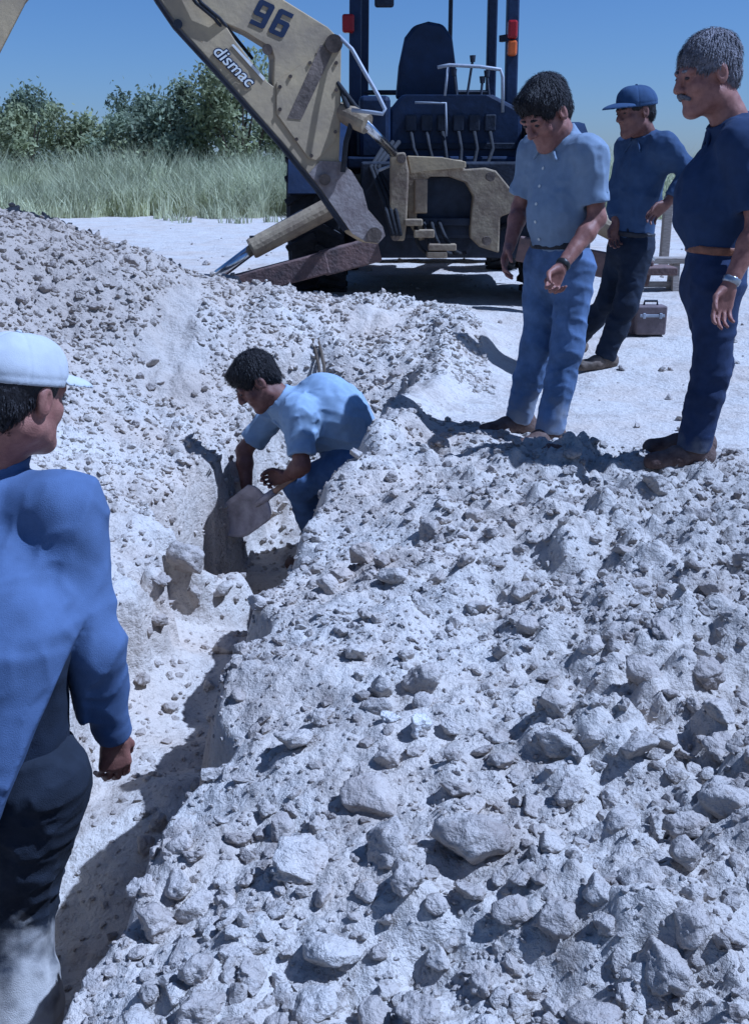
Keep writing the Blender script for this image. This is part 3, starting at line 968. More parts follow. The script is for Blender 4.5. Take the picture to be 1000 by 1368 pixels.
    for c in o.get('watch', ''):
        w = J['W' + c]; d = unit(w - J['E' + c])
        b = SDF().cc(w - d * .035, w - d * .008, .036, .034, .003)
        link('watch', b.mesh('watch', .006, None, base, 1), o.get('watchmat', M['watch_black']), root)
    return root, T, R, base
def cap_parts(root, H, f, u, s, base, m, opening=False, brim=.085):
    r, f, u = frame(f, u)
    R = np.stack([r, f, u])
    T = lambda a, b, c: H + s * (a * r + b * f + c * u)
    S = SDF()
    S.el(T(0, -.014, .048), np.array([.094, .114, .088]) * s, R, .02)
    S.el(T(0, .045, .075), np.array([.06, .05, .055]) * s, R, .04)
    S.el(T(0, -.012, .042), np.array([.081, .100, .082]) * s, R, .004, True)
    if opening:
        S.el(T(0, -.125, .035), np.array([.042, .05, .04]) * s, R, .006, True)
    cut = T(0, 0, .028)
    def seams(p):
        q = np.stack([(p - H) @ r, (p - H) @ f, (p - H) @ u], -1) / s
        rad = np.hypot(q[:, 0], q[:, 1] + .012)
        a = np.arctan2(q[:, 0], q[:, 1] + .012)
        dd = np.abs(np.sin(a * 3)) / 3 * rad
        band = np.abs(q[:, 2] - .044)
        return .0022 * noise(p * 17, 6) + .0012 * noise(p * 40, 7) + .0028 * np.exp(-(dd / .0035) ** 2) + .002 * np.exp(-(band / .003) ** 2)
    me = S.mesh('cap_crown', .0042, seams, base, 1, clip=lambda p: -((p - cut) @ u))
    link('cap_crown', me, m, root)
    S = SDF()
    c = T(0, .075, .030)
    S.el(c, np.array([.088, .125, .03]) * s, R, .01)
    S.el(T(0, .072, .014), np.array([.098, .14, .034]) * s, R, .004, True)
    me = S.mesh('cap_brim', .005, None, base, 1, clip=lambda p: -((p - T(0, .055, 0)) @ f))
    link('cap_brim', me, m, root)
    b = SDF().el(T(0, -.012, .137), np.array([.008, .008, .005]) * s, R)
    link('cap_button', b.mesh('cap_button', .003, None, base, 1), m, root)

_late = []
def V3(*a):
    return np.array(a, float)
UPV = V3(0, 0, 1)

# ---- man in the pale shirt at the lip of the pit
Yb = 5.15
fA = V3(-.78, -.62, 0)
J = dict(H=P(729, 152, Yb - .06), SL=P(787, 205, Yb - .12), SR=P(716, 201, Yb + .16),
         EL=P(797, 292, Yb - .16), ER=P(694, 278, Yb + .2), WL=P(748, 358, Yb - .30), WR=P(680, 330, Yb + .05),
         HL=P(768, 352, Yb - .07), HR=P(726, 350, Yb + .10), KL=P(757, 465, Yb - .10), KR=P(718, 458, Yb + .06))
gl, gr = V3(.86, Yb - .12, 0), V3(.74, Yb + .12, 0)
gl[2], gr[2] = hz(gl[0], gl[1]) - .01, hz(gr[0], gr[1]) - .01
J['AL'], J['AR'] = gl + V3(0, 0, .09), gr + V3(0, 0, .09)
J['base'] = 0.5 * (gl + gr)
mid = 0.5 * (J['SL'] + J['SR'])
rootA, TA, RA, bA = build_person('man in pale blue short-sleeved shirt and light jeans looking down into the pit', J, dict(
    face=fA, hf=unit(V3(-.66, -.50, -.62)), hu=unit(V3(-.45, -.3, .85)), hs=1.18, skin=M['skin'], hair=M['hair'], hairthick=1.04,
    shirt=M['shirt_pale'], sleeve='short', slen=.78, fold=(.010, (8, 8, 5), 3), trousers=M['jeans_light'], tfold=(.010, (5, 5, 9), 5),
    belt=M['belt_black'], bw=1.0, belly=(P(742, 285, Yb - .02), V3(.15, .12, .15)), watch='L',
    handL=((-.45, -.25, -.85), None, (-.75, -.3, .2), .95), handR=((-.35, -.5, -.8), None, (-.3, -.8, .2), .45),
    toeL=(-.75, -.6), toeR=(-.9, -.3), gzL=gl[2], gzR=gr[2]))

def buttons(root, top, bot, fw, n, m):
    from mathutils.bvhtree import BVHTree
    sh = [c for c in root.children if c.name.startswith('shirt')][0]
    bv = BVHTree.FromPolygons([v.co[:] for v in sh.data.vertices], [p.vertices[:] for p in sh.data.polygons])
    b = np.array(root.location)
    pts = []
    for k in range(n):
        o = top + (bot - top) * k / (n - 1) - b
        hit, nn, _, _ = bv.ray_cast(Vector(o + fw * .6), Vector(-fw))
        if hit is None: continue
        pts.append((np.array(hit) + np.array(nn) * .002, np.array(nn)))
        c = MB().tube([pts[-1][0], pts[-1][0] + pts[-1][1] * .003], .007, 10)
        c.build('button', m, root)
    return pts
# ---- grey-haired man in navy at the picture edge
Yc = 4.42
fB = V3(-.97, -.22, 0)
J = dict(H=P(944, 100, Yc), SL=P(990, 190, Yc - .17), SR=P(972, 190, Yc + .2),
         EL=P(1012, 300, Yc - .22), ER=P(985, 300, Yc + .26), WL=P(973, 382, Yc - .27), WR=P(950, 370, Yc + .2),
         HL=P(958, 368, Yc - .08), HR=P(948, 366, Yc + .1), KL=P(950, 495, Yc - .09), KR=P(952, 488, Yc + .1))
gl, gr = V3(1.36, Yc - .08, 0), V3(1.42, Yc + .12, 0)
gl[2], gr[2] = hz(gl[0], gl[1]) - .01, hz(gr[0], gr[1]) - .01
J['AL'], J['AR'] = gl + V3(0, 0, .09), gr + V3(0, 0, .09)
J['base'] = 0.5 * (gl + gr)
rootB, TB, RB, bB = build_person('grey-haired man with moustache in navy polo shirt and dark jeans at the picture edge', J, dict(
    face=fB, hf=unit(V3(-.93, -.22, -.26)), hu=unit(V3(-.25, -.05, .95)), hs=1.18, skin=M['skin'], hair=M['grey_hair'], shorthair=True, browmat=M['grey_hair'],
    shirt=M['shirt_navy'], sleeve='short', slen=.8, fold=(.009, (7, 7, 5), 13), trousers=M['jeans_dark'], tfold=(.010, (5, 5, 9), 15),
    belt=M['belt_tan'], belt_h=.10, bw=1.05, belly=(P(950, 268, Yc), V3(.155, .155, .20)), watch='L', watchmat=M['watch'],
    handL=((-.25, -.1, -.95), None, (-.9, -.2, 0), .45), handR=((-.3, 0, -.95), None, (-.9, 0, 0), .5),
    toeL=(-.97, -.2), toeR=(-.98, .05), gzL=gl[2], gzR=gr[2]))
b = SDF()
for e in (-1, 1):
    b.rc(TB(0, .108, -.040), TB(e * .030, .092, -.056), .009 * 1.18, .006 * 1.18, .006)
link('moustache', b.mesh('moustache', .004, lambda p: .002 * noise(p * 120, 3), bB, 1), M['grey_hair'], rootB)

# ---- man in the blue cap further back
Yd = 7.0
fC = V3(-.93, -.37, 0)
J = dict(H=P(848, 150, Yd - .05), SL=P(886, 196, Yd - .14), SR=P(840, 198, Yd + .14),
         EL=P(924, 232, Yd - .22), ER=P(826, 252, Yd + .10), WL=P(890, 272, Yd - .26), WR=P(822, 300, Yd - .02),
         HL=P(852, 330, Yd - .06), HR=P(832, 330, Yd + .1), KL=P(836, 408, Yd - .12), KR=P(812, 402, Yd + .12))
gl, gr = V3(1.52, Yd - .1, 0), V3(1.40, Yd + .35, 0)
gl[2], gr[2] = hz(gl[0], gl[1]) - .01, hz(gr[0], gr[1]) - .01
J['AL'], J['AR'] = gl + V3(0, 0, .09), gr + V3(0, 0, .09)
J['base'] = 0.5 * (gl + gr)
rootC, TC, RC, bC = build_person('man in blue cap and dark clothes, one elbow out, behind the other onlookers', J, dict(
    face=fC, hf=unit(V3(-.88, -.38, -.2)), hu=unit(V3(-.18, -.05, .97)), hs=1.15, skin=M['skin_dark'], hair=M['hair'], shorthair=True, capped=True,
    shirt=M['shirt_mid'], sleeve='long', slen=.8, fold=(.010, (8, 8, 7), 23), trousers=M['trouser_black'], tfold=(.010, (6, 6, 9), 25),
    bw=1.02, belt=M['belt_black'], h=.007, hc=.010,
    handL=((-.75, .1, -.6), None, (-.5, -.3, .7), .5), handR=((-.1, -.2, -.9), None, (-.9, -.2, 0), .5),
    toeL=(-.9, -.4), toeR=(-.9, -.3), gzL=gl[2], gzR=gr[2], shoemat=M['grease']))
cap_parts(rootC, 1 * np.array(TC(0, 0, 0)), unit(V3(-.88, -.38, -.12)), unit(V3(-.12, -.05, .97)), 1.15, bC, M['cap_blue'])

# ---- man digging in the pit
Ye = 5.55
fD = V3(-.97, -.2, 0)
J = dict(H=P(343, 510, Ye - .02), SL=P(398, 552, Ye - .20), SR=P(378, 540, Ye + .18),
         EL=P(403, 622, Ye - .30), ER=P(326, 602, Ye + .20), WL=P(382, 637, Ye - .22), WR=P(330, 660, Ye + .12),
         HL=P(474, 616, Ye - .12), HR=P(482, 612, Ye + .14), KL=P(398, 648, Ye - .16), KR=P(420, 645, Ye + .24))
gl, gr = V3(-.29, Ye + .05, 0), V3(-.12, Ye + .32, 0)
gl[2], gr[2] = hz(gl[0], gl[1]) - .01, hz(gr[0], gr[1]) - .01
J['AL'], J['AR'] = gl + V3(0, 0, .09), gr + V3(0, 0, .09)
J['base'] = 0.5 * (gl + gr)
mid = 0.5 * (J['SL'] + J['SR']); hipm = 0.5 * (J['HL'] + J['HR'])
spD = P(440, 534, Ye)
shdir = unit(P(300, 706, Ye + .20) - P(400, 632, Ye - .28))
rootD, TD, RD, bD = build_person('man in sky blue shirt and jeans stooping in the pit with a shovel', J, dict(
    face=unit(V3(-.5, -.1, -.85)), hf=unit(V3(-.72, -.22, -.65)), hu=unit(V3(-.72, -.1, .68)), hs=1.18, skin=M['skin_dark'], hair=M['hair'], hairthick=1.04,
    spine=spD, shirt=M['shirt_sky'], sleeve='short', slen=.80, fold=(.013, (4.5, 7, 8), 33), trousers=M['jeans_blue'], tfold=(.009, (6, 6, 9), 35),
    bw=1.10, arm=.95, hem=.10, hemr=(.178, 1.2), belly=(P(450, 558, Ye - .02), V3(.20, .17, .185)),
    handL=(shdir * .4 + V3(-.5, 0, .1), None, (-.2, 0, .8), 1.0), handR=(V3(.2, -.3, -.8), None, (-.2, -.6, .1), .9),
    toeL=(-.95, -.2), toeR=(-.95, -.1), gzL=gl[2], gzR=gr[2]))

# ---- near man seen from behind, standing in the trench
Yn = 2.25
fE = V3(.55, .83, 0)
J = dict(H=P(26, 530, Yn + .10), SL=P(-135, 655, Yn + .22), SR=P(88, 682, Yn + .03),
         EL=P(-185, 850, Yn + .20), ER=P(130, 862, Yn - .04), WL=P(-130, 985, Yn + .30), WR=P(152, 985, Yn + .06),
         HL=P(-55, 1030, Yn - .04), HR=P(48, 1030, Yn - .14), KL=P(-50, 1215, Yn - .02), KR=P(24, 1218, Yn - .14))
gl, gr = V3(-.98, Yn - .20, 0), V3(-.80, Yn - .34, 0)
gl[2], gr[2] = hz(gl[0], gl[1]) - .01, hz(gr[0], gr[1]) - .01
J['AL'], J['AR'] = gl + V3(0, 0, .09), gr + V3(0, 0, .09)
J['base'] = 0.5 * (gl + gr)
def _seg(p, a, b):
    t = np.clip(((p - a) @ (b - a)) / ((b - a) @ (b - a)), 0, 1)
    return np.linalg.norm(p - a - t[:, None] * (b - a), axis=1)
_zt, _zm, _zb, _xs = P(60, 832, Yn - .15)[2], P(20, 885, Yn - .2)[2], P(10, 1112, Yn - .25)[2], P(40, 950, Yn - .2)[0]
def shirt_cut(p, J=J):  # cuts the shirt along a slant so the dark shade shell shows
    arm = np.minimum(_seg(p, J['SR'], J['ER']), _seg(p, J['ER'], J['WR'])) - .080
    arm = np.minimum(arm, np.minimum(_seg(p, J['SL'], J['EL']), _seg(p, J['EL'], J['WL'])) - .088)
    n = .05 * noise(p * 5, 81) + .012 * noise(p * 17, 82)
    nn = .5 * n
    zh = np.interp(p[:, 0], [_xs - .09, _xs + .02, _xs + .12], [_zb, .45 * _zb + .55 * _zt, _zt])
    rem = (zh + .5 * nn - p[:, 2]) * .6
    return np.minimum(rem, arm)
hfE, huE = unit(V3(.42, .88, -.22)), unit(V3(.10, .2, .96))
rootE, TE, RE, bE = build_person('near man in white cap and blue work shirt seen from behind in the trench', J, dict(
    face=fE, hf=hfE, hu=huE, hs=1.06, skin=M['skin'], hair=M['hair'], shorthair=True, capped=True,
    shirt=M['shirt_work'], sleeve='long', slen=.93, fold=(.011, (5, 5, 6), 43), trousers=M['dusty_trouser'], tfold=(.012, (8, 8, 9), 45),
    bw=1.12, bigcollar=True, hem=.19, hemr=(.192, 1.12), h=.005, hc=.007, collar=1.7, tw=1.08, arm=.84, spine=P(5, 850, Yn - .10), shirt_clip=shirt_cut, shade_shell_under_shirt=M['trouser_black'], shade_top=_zt + .012,  # near-black cloth colour on the shell imitates shade across his back
    handL=((.1, .1, -.9), None, (.6, .6, 0), .5), handR=((-.05, .1, -.98), None, (.75, .55, 0), .45),
    toeL=(.7, .7), toeR=(.75, .65), gzL=gl[2], gzR=gr[2]))
cap_parts(rootE, np.array(TE(0, 0, 0)), hfE, huE, 1.06, bE, M['cap_white'], True)

# ------------------------------------------------------------------ hard-surface helpers
class MB:
    def __init__(s):
        s.v, s.f = [], []
    def add(s, V, Fs):
        b = len(s.v)
        s.v += [tuple(map(float, p)) for p in V]
        s.f += [tuple(b + i for i in q) for q in Fs]
        return s
    def box(s, c, d, R=None):
        c = np.array(c, float); h = np.array(d, float) / 2
        V = []
        for sx in (-1, 1):
            for sy in (-1, 1):
                for sz in (-1, 1):
                    p = np.array([sx, sy, sz]) * h
                    V.append(c + (p if R is None else R @ p))
        return s.add(V, [(0, 1, 3, 2), (4, 6, 7, 5), (0, 4, 5, 1), (2, 3, 7, 6), (0, 2, 6, 4), (1, 5, 7, 3)])
    def beam(s, a, b, w, h, up=(0, 0, 1)):
        a, b = np.array(a, float), np.array(b, float)
        d = unit(b - a); x = unit(np.cross(d, up)); z = np.cross(x, d)
        return s.box((a + b) / 2, (w, np.linalg.norm(b - a), h), np.stack([x, d, z], 1))
    def tube(s, pts, r, n=10, caps=True):
        pts = [np.array(p, float) for p in pts]
        rs = r if isinstance(r, (list, tuple)) else [r] * len(pts)
        rings = []
        d0 = unit(pts[1] - pts[0])
        x = unit(np.cross(d0, (0.31, 0.2, 0.93) if abs(d0[2]) < .9 else (1, 0, 0)))
        for i, p in enumerate(pts):
            d = unit((pts[min(i + 1, len(pts) - 1)] - pts[max(i - 1, 0)]))
            x = unit(x - (x @ d) * d); y = np.cross(d, x)
            rings.append([p + rs[i] * (math.cos(t) * x + math.sin(t) * y) for t in np.linspace(0, 2 * math.pi, n, endpoint=False)])
        V = [q for R in rings for q in R]
        Fs = []
        for i in range(len(pts) - 1):
            for j in range(n):
                Fs.append((i * n + j, i * n + (j + 1) % n, (i + 1) * n + (j + 1) % n, (i + 1) * n + j))
        if caps:
            Fs.append(tuple(range(n))[::-1]); Fs.append(tuple((len(pts) - 1) * n + j for j in range(n)))
        return s.add(V, Fs)
    def prism(s, loops, ext):            # outline (and holes) in 3-D, pushed along ext
        L = [[Vector(p) for p in lp] for lp in loops]
        tri = tessellate_polygon(L)
        V = [np.array(p) for lp in loops for p in lp]
        n = len(V); ext = np.array(ext, float)
        Fs = [tuple(t) for t in tri] + [tuple(n + i for i in t[::-1]) for t in tri]
        k = 0
        for lp in loops:
            m = len(lp)
            for i in range(m):
                a, b = k + i, k + (i + 1) % m
                Fs.append((a, b, n + b, n + a))
            k += m
        return s.add(V + [p + ext for p in V], Fs)
    def lathe(s, c, prof, n=40):         # revolve (x offset, radius) about the X axis through c
        V, Fs = [], []
        m = len(prof)
        for i in range(n):
            t = 2 * math.pi * i / n
            for (x, r) in prof:
                V.append((c[0] + x, c[1] + r * math.cos(t), c[2] + r * math.sin(t)))
        for i in range(n):
            for j in range(m - 1):
                a, b = i * m + j, ((i + 1) % n) * m + j
                Fs.append((a, a + 1, b + 1, b))
        return s.add(V, Fs)
    def build(s, name, m, parent=None, base=(0, 0, 0), bevel=0.0, smooth=False):
        me = bpy.data.meshes.new(name)
        me.from_pydata([tuple(np.array(v) - np.array(base)) for v in s.v], [], s.f)
        import bmesh
        bm = bmesh.new(); bm.from_mesh(me)
        bmesh.ops.recalc_face_normals(bm, faces=bm.faces)
        bm.to_mesh(me); bm.free()
        if smooth:
            for p in me.polygons: p.use_smooth = True
        o = link(name, me, m, parent)
        if bevel:
            bv = o.modifiers.new('bevel', 'BEVEL'); bv.width = bevel; bv.segments = 2; bv.limit_method = 'ANGLE'; bv.angle_limit = .6
        return o

midA = np.array(TA(0, 0, 0))
buttons(rootA, P(742, 225, Yb), P(742, 318, Yb), unit(fA), 5, M['white_ink'])
# ------------------------------------------------------------------ shovel
sh0, sh1 = P(297, 708, Ye + .0), P(400, 632, Ye - .26)
sdir = unit(sh1 - sh0)
shovel = empty('shovel', sh0)
tag(shovel, 'worn steel shovel held by the stooping man with its blade in the pit', 'shovel')
sx = unit(np.cross(sdir, V3(.2, -.85, .45))); sn = np.cross(sx, sdir)
V, Fs = [], []
nu, nv = 9, 10
for i in range(nv + 1):
    t = i / nv
    w = .112 * (min(1, (t / .35 + .02)) ** .6 if t < .35 else 1.0) * (1 if t < .9 else 1 - .25 * (t - .9) / .1)
    for j in range(nu):
        a = j / (nu - 1) * 2 - 1
        V.append(sh0 + sdir * .39 * t + sx * w * a + sn * (.03 * a * a - .012 * math.sin(t * 3.1)))
for i in range(nv):
    for j in range(nu - 1):
        Fs.append((i * nu + j, i * nu + j + 1, (i + 1) * nu + j + 1, (i + 1) * nu + j))
ob = MB().add(V, Fs).build('blade', M['shovel_steel'], shovel, sh0, smooth=True)
sol = ob.modifiers.new('thick', 'SOLIDIFY'); sol.thickness = .004
MB().tube([sh0 + sdir * .30, sh0 + sdir * .39, sh0 + sdir * .46], [.014, .022, .020], 12).build('socket', M['shovel_steel'], shovel, sh0, smooth=True)
MB().tube([sh0 + sdir * .40, sh0 + sdir * .5, sh0 + sdir * .66], .016, 12).build('shaft', M['shaft'], shovel, sh0, smooth=True)

# ------------------------------------------------------------------ backhoe loader
TX, GZt = .52, .28
bk = empty('backhoe_loader', (TX, 9.3, GZt))
tag(bk, 'yellow and dark blue backhoe loader parked with its boom raised over the spoil', 'backhoe')
BB = (TX, 9.3, GZt)
def part(mb, name, m, parent=None, bevel=0.0, smooth=False):
    o = mb.build(name, M[m] if isinstance(m, str) else m, parent or bk, BB, bevel, smooth)
    return o
def wheel(cx, cy, r, w):
    rim = part(MB().lathe((cx, cy, GZt + r), [(-w * .28, .02), (-w * .30, r * .30), (-w * .1, r * .42), (-w * .36, r * .55), (-w * .4, r * .60), (w * .4, r * .60), (w * .36, r * .55), (w * .1, r * .42), (w * .30, r * .30), (w * .28, .02)], 36), 'wheel', 'yellow_dirty', smooth=False)
    t = MB().lathe((cx, cy, GZt + r), [(-w * .40, r * .585), (-w * .5, r * .68), (-w * .5, r * .84), (-w * .42, r * .935), (0, r * .955), (w * .42, r * .935), (w * .5, r * .84), (w * .5, r * .68), (w * .40, r * .585)], 48)
    for i in range(22):
        for sgn in (-1, 1):
            a = 2 * math.pi * (i + (.5 if sgn > 0 else 0)) / 22
            rad = V3(0, math.cos(a), math.sin(a)); tan = V3(0, -math.sin(a), math.cos(a))
            x = unit(V3(1, 0, 0) * sgn + tan * .55); y = np.cross(rad, x)
            t.box(V3(cx, cy, GZt + r) + rad * r * .962 + V3(sgn * w * .25, 0, 0), (w * .56, .05, r * .07), np.stack([x, y, rad], 1))
    part(t, 'tyre', 'rubber', rim)
    o = bpy.data.objects
    # children of a part: keep them in the part's own space
    return rim
for sgn in (-1, 1):
    wheel(TX + sgn * 1.0, 9.35, .66, .46)
    wheel(TX + sgn * .85, 11.6, .42, .30)
# fenders over the rear wheels
for sgn in (-1, 1):
    m = MB()
    pts = []
    for a in np.linspace(math.radians(5), math.radians(165), 9):
        pts.append((9.35 + .76 * math.cos(a), GZt + .66 + .76 * math.sin(a)))
    lo = [(TX + sgn * .74, y, z) for y, z in pts]
    inn = [(TX + sgn * .74, 9.35 + (y - 9.35) * .955, GZt + .66 + (z - GZt - .66) * .955) for y, z in pts[::-1]]
    m.prism([lo + inn], (sgn * .46, 0, 0))
    part(m, 'fender', 'navy_paint')
# chassis, hood and axle
part(MB().box((TX, 9.35, GZt + .62), (1.56, .2, .24)), 'rear_axle', 'dark_steel', bevel=.03)
part(MB().box((TX, 10.2, GZt + .75), (.62, 2.9, .5)), 'chassis', 'dark_steel', bevel=.03)
part(MB().box((TX, 11.2, GZt + 1.3), (.78, 1.5, .62)), 'hood', 'yellow', bevel=.06)
for sgn in (-1, 1):
    part(MB().beam((TX + sgn * .70, 10.3, GZt + 1.45), (TX + sgn * .70, 12.4, GZt + .7), .14, .26).beam((TX + sgn * .70, 10.35, GZt + .9), (TX + sgn * .70, 10.3, GZt + 1.6), .15, .2), 'loader_arm', 'yellow', bevel=.02)
part(MB().prism([[(TX - 1.1, 12.3, GZt + .15), (TX - 1.1, 12.95, GZt + .1), (TX - 1.1, 12.9, GZt + .2), (TX - 1.1, 12.45, GZt + .35), (TX - 1.1, 12.4, GZt + .8), (TX - 1.1, 12.3, GZt + .8)]], (2.2, 0, 0)), 'loader_bucket', 'yellow_dirty')
part(MB().box((TX - .58, 10.45, GZt + .58), (.5, 1.15, .62)), 'light_block_left', 'navy_paint', bevel=.05)  # added box, keeps sunlight off the ground beneath the machine
part(MB().box((TX + .58, 10.45, GZt + .58), (.5, 1.15, .62)), 'light_block_right', 'navy_paint', bevel=.05)  # matching added box that blocks light on the other side
# operator platform
part(MB().box((TX, 9.62, GZt + 1.09), (1.5, .95, .10)), 'platform', 'navy_paint', bevel=.02)
m = MB().prism([[(TX - .40, 9.22, GZt + 1.13), (TX + .70, 9.22, GZt + 1.13), (TX + .70, 9.22, GZt + 1.50), (TX + .45, 9.22, GZt + 1.62), (TX - .30, 9.22, GZt + 1.62), (TX - .40, 9.22, GZt + 1.5)]], (0, .22, 0))
part(m, 'control_console', 'navy_paint', bevel=.03)
part(MB().box((TX - .52, 9.5, GZt + 1.36), (.26, .7, .5)), 'side_cabinet', 'navy_paint', bevel=.04)
part(MB().box((TX + .66, 9.75, GZt + 1.33), (.2, .6, .4)), 'side_cabinet', 'navy_paint', bevel=.04)
# ROPS posts and roof
rops = []
for sgn in (-1, 1):
    part(MB().beam((TX + sgn * .66 - .03, 9.45, GZt + 1.0), (TX + sgn * .64 - .03, 9.5, GZt + 2.85), .10, .12, (0, 1, 0)), 'cab_post', 'navy_paint', bevel=.015)
    part(MB().beam((TX + sgn * .60 - .03, 10.55, GZt + 1.0), (TX + sgn * .58 - .03, 10.5, GZt + 2.85), .09, .10, (0, 1, 0)), 'cab_post', 'navy_paint', bevel=.015)
part(MB().box((TX, 10.0, GZt + 2.9), (1.5, 1.5, .12)), 'roof', 'navy_paint', bevel=.04)
part(MB().tube([(TX - .62, 10.5, GZt + 1.72), (TX + .55, 10.5, GZt + 1.72)], .022), 'cross_bar', 'dark_steel')
part(MB().tube([P(600, 95, 10.3), P(603, -60, 10.3)], .02), 'wiper_post', 'dark_steel')
part(MB().box(P(513, 2, 9.5), (.16, .06, .09)), 'work_lamp', 'dark_steel', bevel=.02)
# seat
m = MB()
prof = []
for (u, v) in ((528, 132), (532, 88), (540, 50), (552, 34), (572, 28), (592, 32), (604, 50), (609, 90), (613, 132)):
    prof.append(P(u, v, 9.55))
m.prism([prof], (0, .13, 0))
seat = part(m, 'seat_back', 'navy_paint', bevel=.035)
part(MB().box((TX + .0, 9.85, GZt + 1.55), (.52, .5, .14)), 'seat_cushion', 'navy_paint', bevel=.04)
part(MB().box((TX, 9.85, GZt + 1.31), (.34, .36, .34)), 'seat_base', 'dark_steel', bevel=.02)
for k in range(6):
    vb = part(MB().box((TX - .22 + .13 * k, 9.19, GZt + 1.40), (.09, .06, .13)), 'valve_section', 'dark_steel', bevel=.01)
    part(MB().tube([(TX - .22 + .13 * k, 9.17, GZt + 1.33), (TX - .22 + .13 * k + .02, 9.10, GZt + 1.20), (TX - .12 + .10 * k, 9.02, GZt + 1.02), (TX - .05 + .07 * k, 8.86, GZt + .85)], .016, 8), 'hose', 'rubber', smooth=True)
part(MB().box((TX + .15, 9.205, GZt + 1.22), (1.0, .03, .05)), 'trim_rail', 'dark_steel', bevel=.006)
part(MB().box((TX - .62, 9.2, GZt + 1.32), (.1, .05, .35)), 'side_bracket', 'dark_steel', bevel=.01)
for k in range(3):
    part(MB().tube([(TX - .42 + .05 * k, 9.1, GZt + 1.25), (TX - .55 + .03 * k, 8.8, GZt + 1.05), (TX - .45 + .04 * k, 8.55, GZt + .8), (TX - .38 + .03 * k, 8.4, GZt + .55)], .018, 8), 'hose', 'rubber', smooth=True)
part(MB().tube([(TX + .72, 9.2, GZt + 1.0), (TX + .70, 9.0, GZt + .9), (TX + .58, 8.8, GZt + .62), (TX + .3, 8.75, GZt + .5)], .018, 8), 'hose', 'rubber', smooth=True)
# levers, handrail
for (u0, v0, u1, v1) in ((620, 150, 631, 80), (640, 150, 644, 108), (612, 148, 606, 98), (655, 150, 650, 100)):
    lv = part(MB().tube([P(u0, v0, 9.25), P(u1, v1, 9.3)], .011), 'lever', 'dark_steel')
    part(MB().tube([P(u1, v1 + 3, 9.3), P(u1, v1 - 6, 9.3)], [.02, .026], 10), 'lever_knob', 'dark_steel', lv)
rail = [P(584, 90, 9.15), P(600, 87, 9.15), P(640, 89, 9.15), P(668, 93, 9.15), P(671, 103, 9.15), P(671, 150, 9.2)]
part(MB().tube(rail, .014), 'handrail', 'grey_pipe', smooth=True)
part(MB().tube([P(598, 89, 9.15), P(594, 128, 9.15)], .011), 'handrail', 'grey_pipe', smooth=True)
part(MB().tube([P(554, 137, 9.15), P(595, 138, 9.15), P(596, 182, 9.12)], .010), 'handrail', 'grey_pipe', smooth=True)
# lights
for (u0, v0, u1, v1, mm, nm) in ((457, 19, 473, 44, 'red_lens', 'tail_light'), (677, 27, 691, 52, 'red_lens', 'tail_light'), (677, 54, 690, 75, 'orange_lens', 'indicator_light')):
    a, b = P(u0, v1, 9.4), P(u1, v0, 9.4)
    part(MB().box((a + b) / 2, (abs(b[0] - a[0]), .08, abs(b[2] - a[2]))), nm, mm, bevel=.018)
part(MB().beam(P(470, 35, 9.45), P(482, 38, 9.5), .04, .05).beam(P(668, 52, 9.5), P(680, 50, 9.44), .04, .05), 'light_bracket', 'dark_steel')
# swing frame at the back: plates with openings
Yf = 8.62
def PF(u, v, y=Yf):
    return P(u, v, y)
main = [(543, 208), (618, 214), (620, 226), (648, 224), (662, 228), (690, 262), (688, 282), (668, 290), (666, 338), (640, 330), (628, 318), (628, 300), (632, 262), (622, 244), (600, 236), (575, 236), (560, 246), (556, 292), (566, 300), (574, 318), (560, 322), (546, 300), (543, 280)]
part(MB().prism([[PF(*p) for p in main]], (0, .16, 0)), 'swing_frame', 'yellow_dirty', bevel=.012)
part(MB().prism([[P(u, v, 8.50) for u, v in ((521, 205), (541, 203), (546, 230), (543, 300), (540, 322), (524, 322), (520, 300))]], (0, .30, 0)), 'king_post', 'yellow_dirty', bevel=.015)
part(MB().box((TX + .12, 8.9, GZt + .72), (1.5, .18, .75)), 'rear_beam', 'dark_steel', bevel=.02)
part(MB().prism([[P(u, v, 8.56) for u, v in ((544, 208), (590, 210), (622, 216), (622, 224), (575, 228), (548, 232))]], (0, .04, 0)), 'top_plate', 'yellow', bevel=.006)
part(MB().box(P(562, 262, 8.60), (.10, .05, .26)), 'valve_block', 'yellow_dirty', bevel=.01)
for (u, v, w, h) in ((552, 297, .14, .05), (566, 312, .16, .06), (590, 330, .22, .05), (583, 340, .16, .05)):
    part(MB().box(P(u, v, 8.52), (w, .12, h)), 'bracket', 'yellow_dirty', bevel=.008)
part(MB().box(P(594, 296, 8.72), (.40, .1, .06)), 'cross_member', 'dark_steel', bevel=.01)
for (u, v) in ((536, 212), (528, 316), (655, 236), (650, 322)):
    a = P(u, v, 8.46)
    part(MB().tube([a, a + V3(0, .07, 0)], .035, 14), 'pin', 'grease')
part(MB().tube([P(505, 228, 8.6), P(520, 222, 8.6), P(532, 224, 8.55)], .012), 'hydraulic_pipe', 'grey_pipe', smooth=True)
for k in range(4):
    q = [P(556 + 10 * k, 296, 8.66), P(552 + 14 * k, 322, 8.5), P(560 + 16 * k, 345, 8.55), P(585 + 12 * k, 338, 8.7)]
    part(MB().tube([q[0]] + [((1 - t) ** 3) * q[0] + 3 * t * (1 - t) ** 2 * q[1] + 3 * t * t * (1 - t) * q[2] + t ** 3 * q[3] for t in np.linspace(.1, 1, 9)], .016, 8), 'hose', 'rubber', smooth=True)

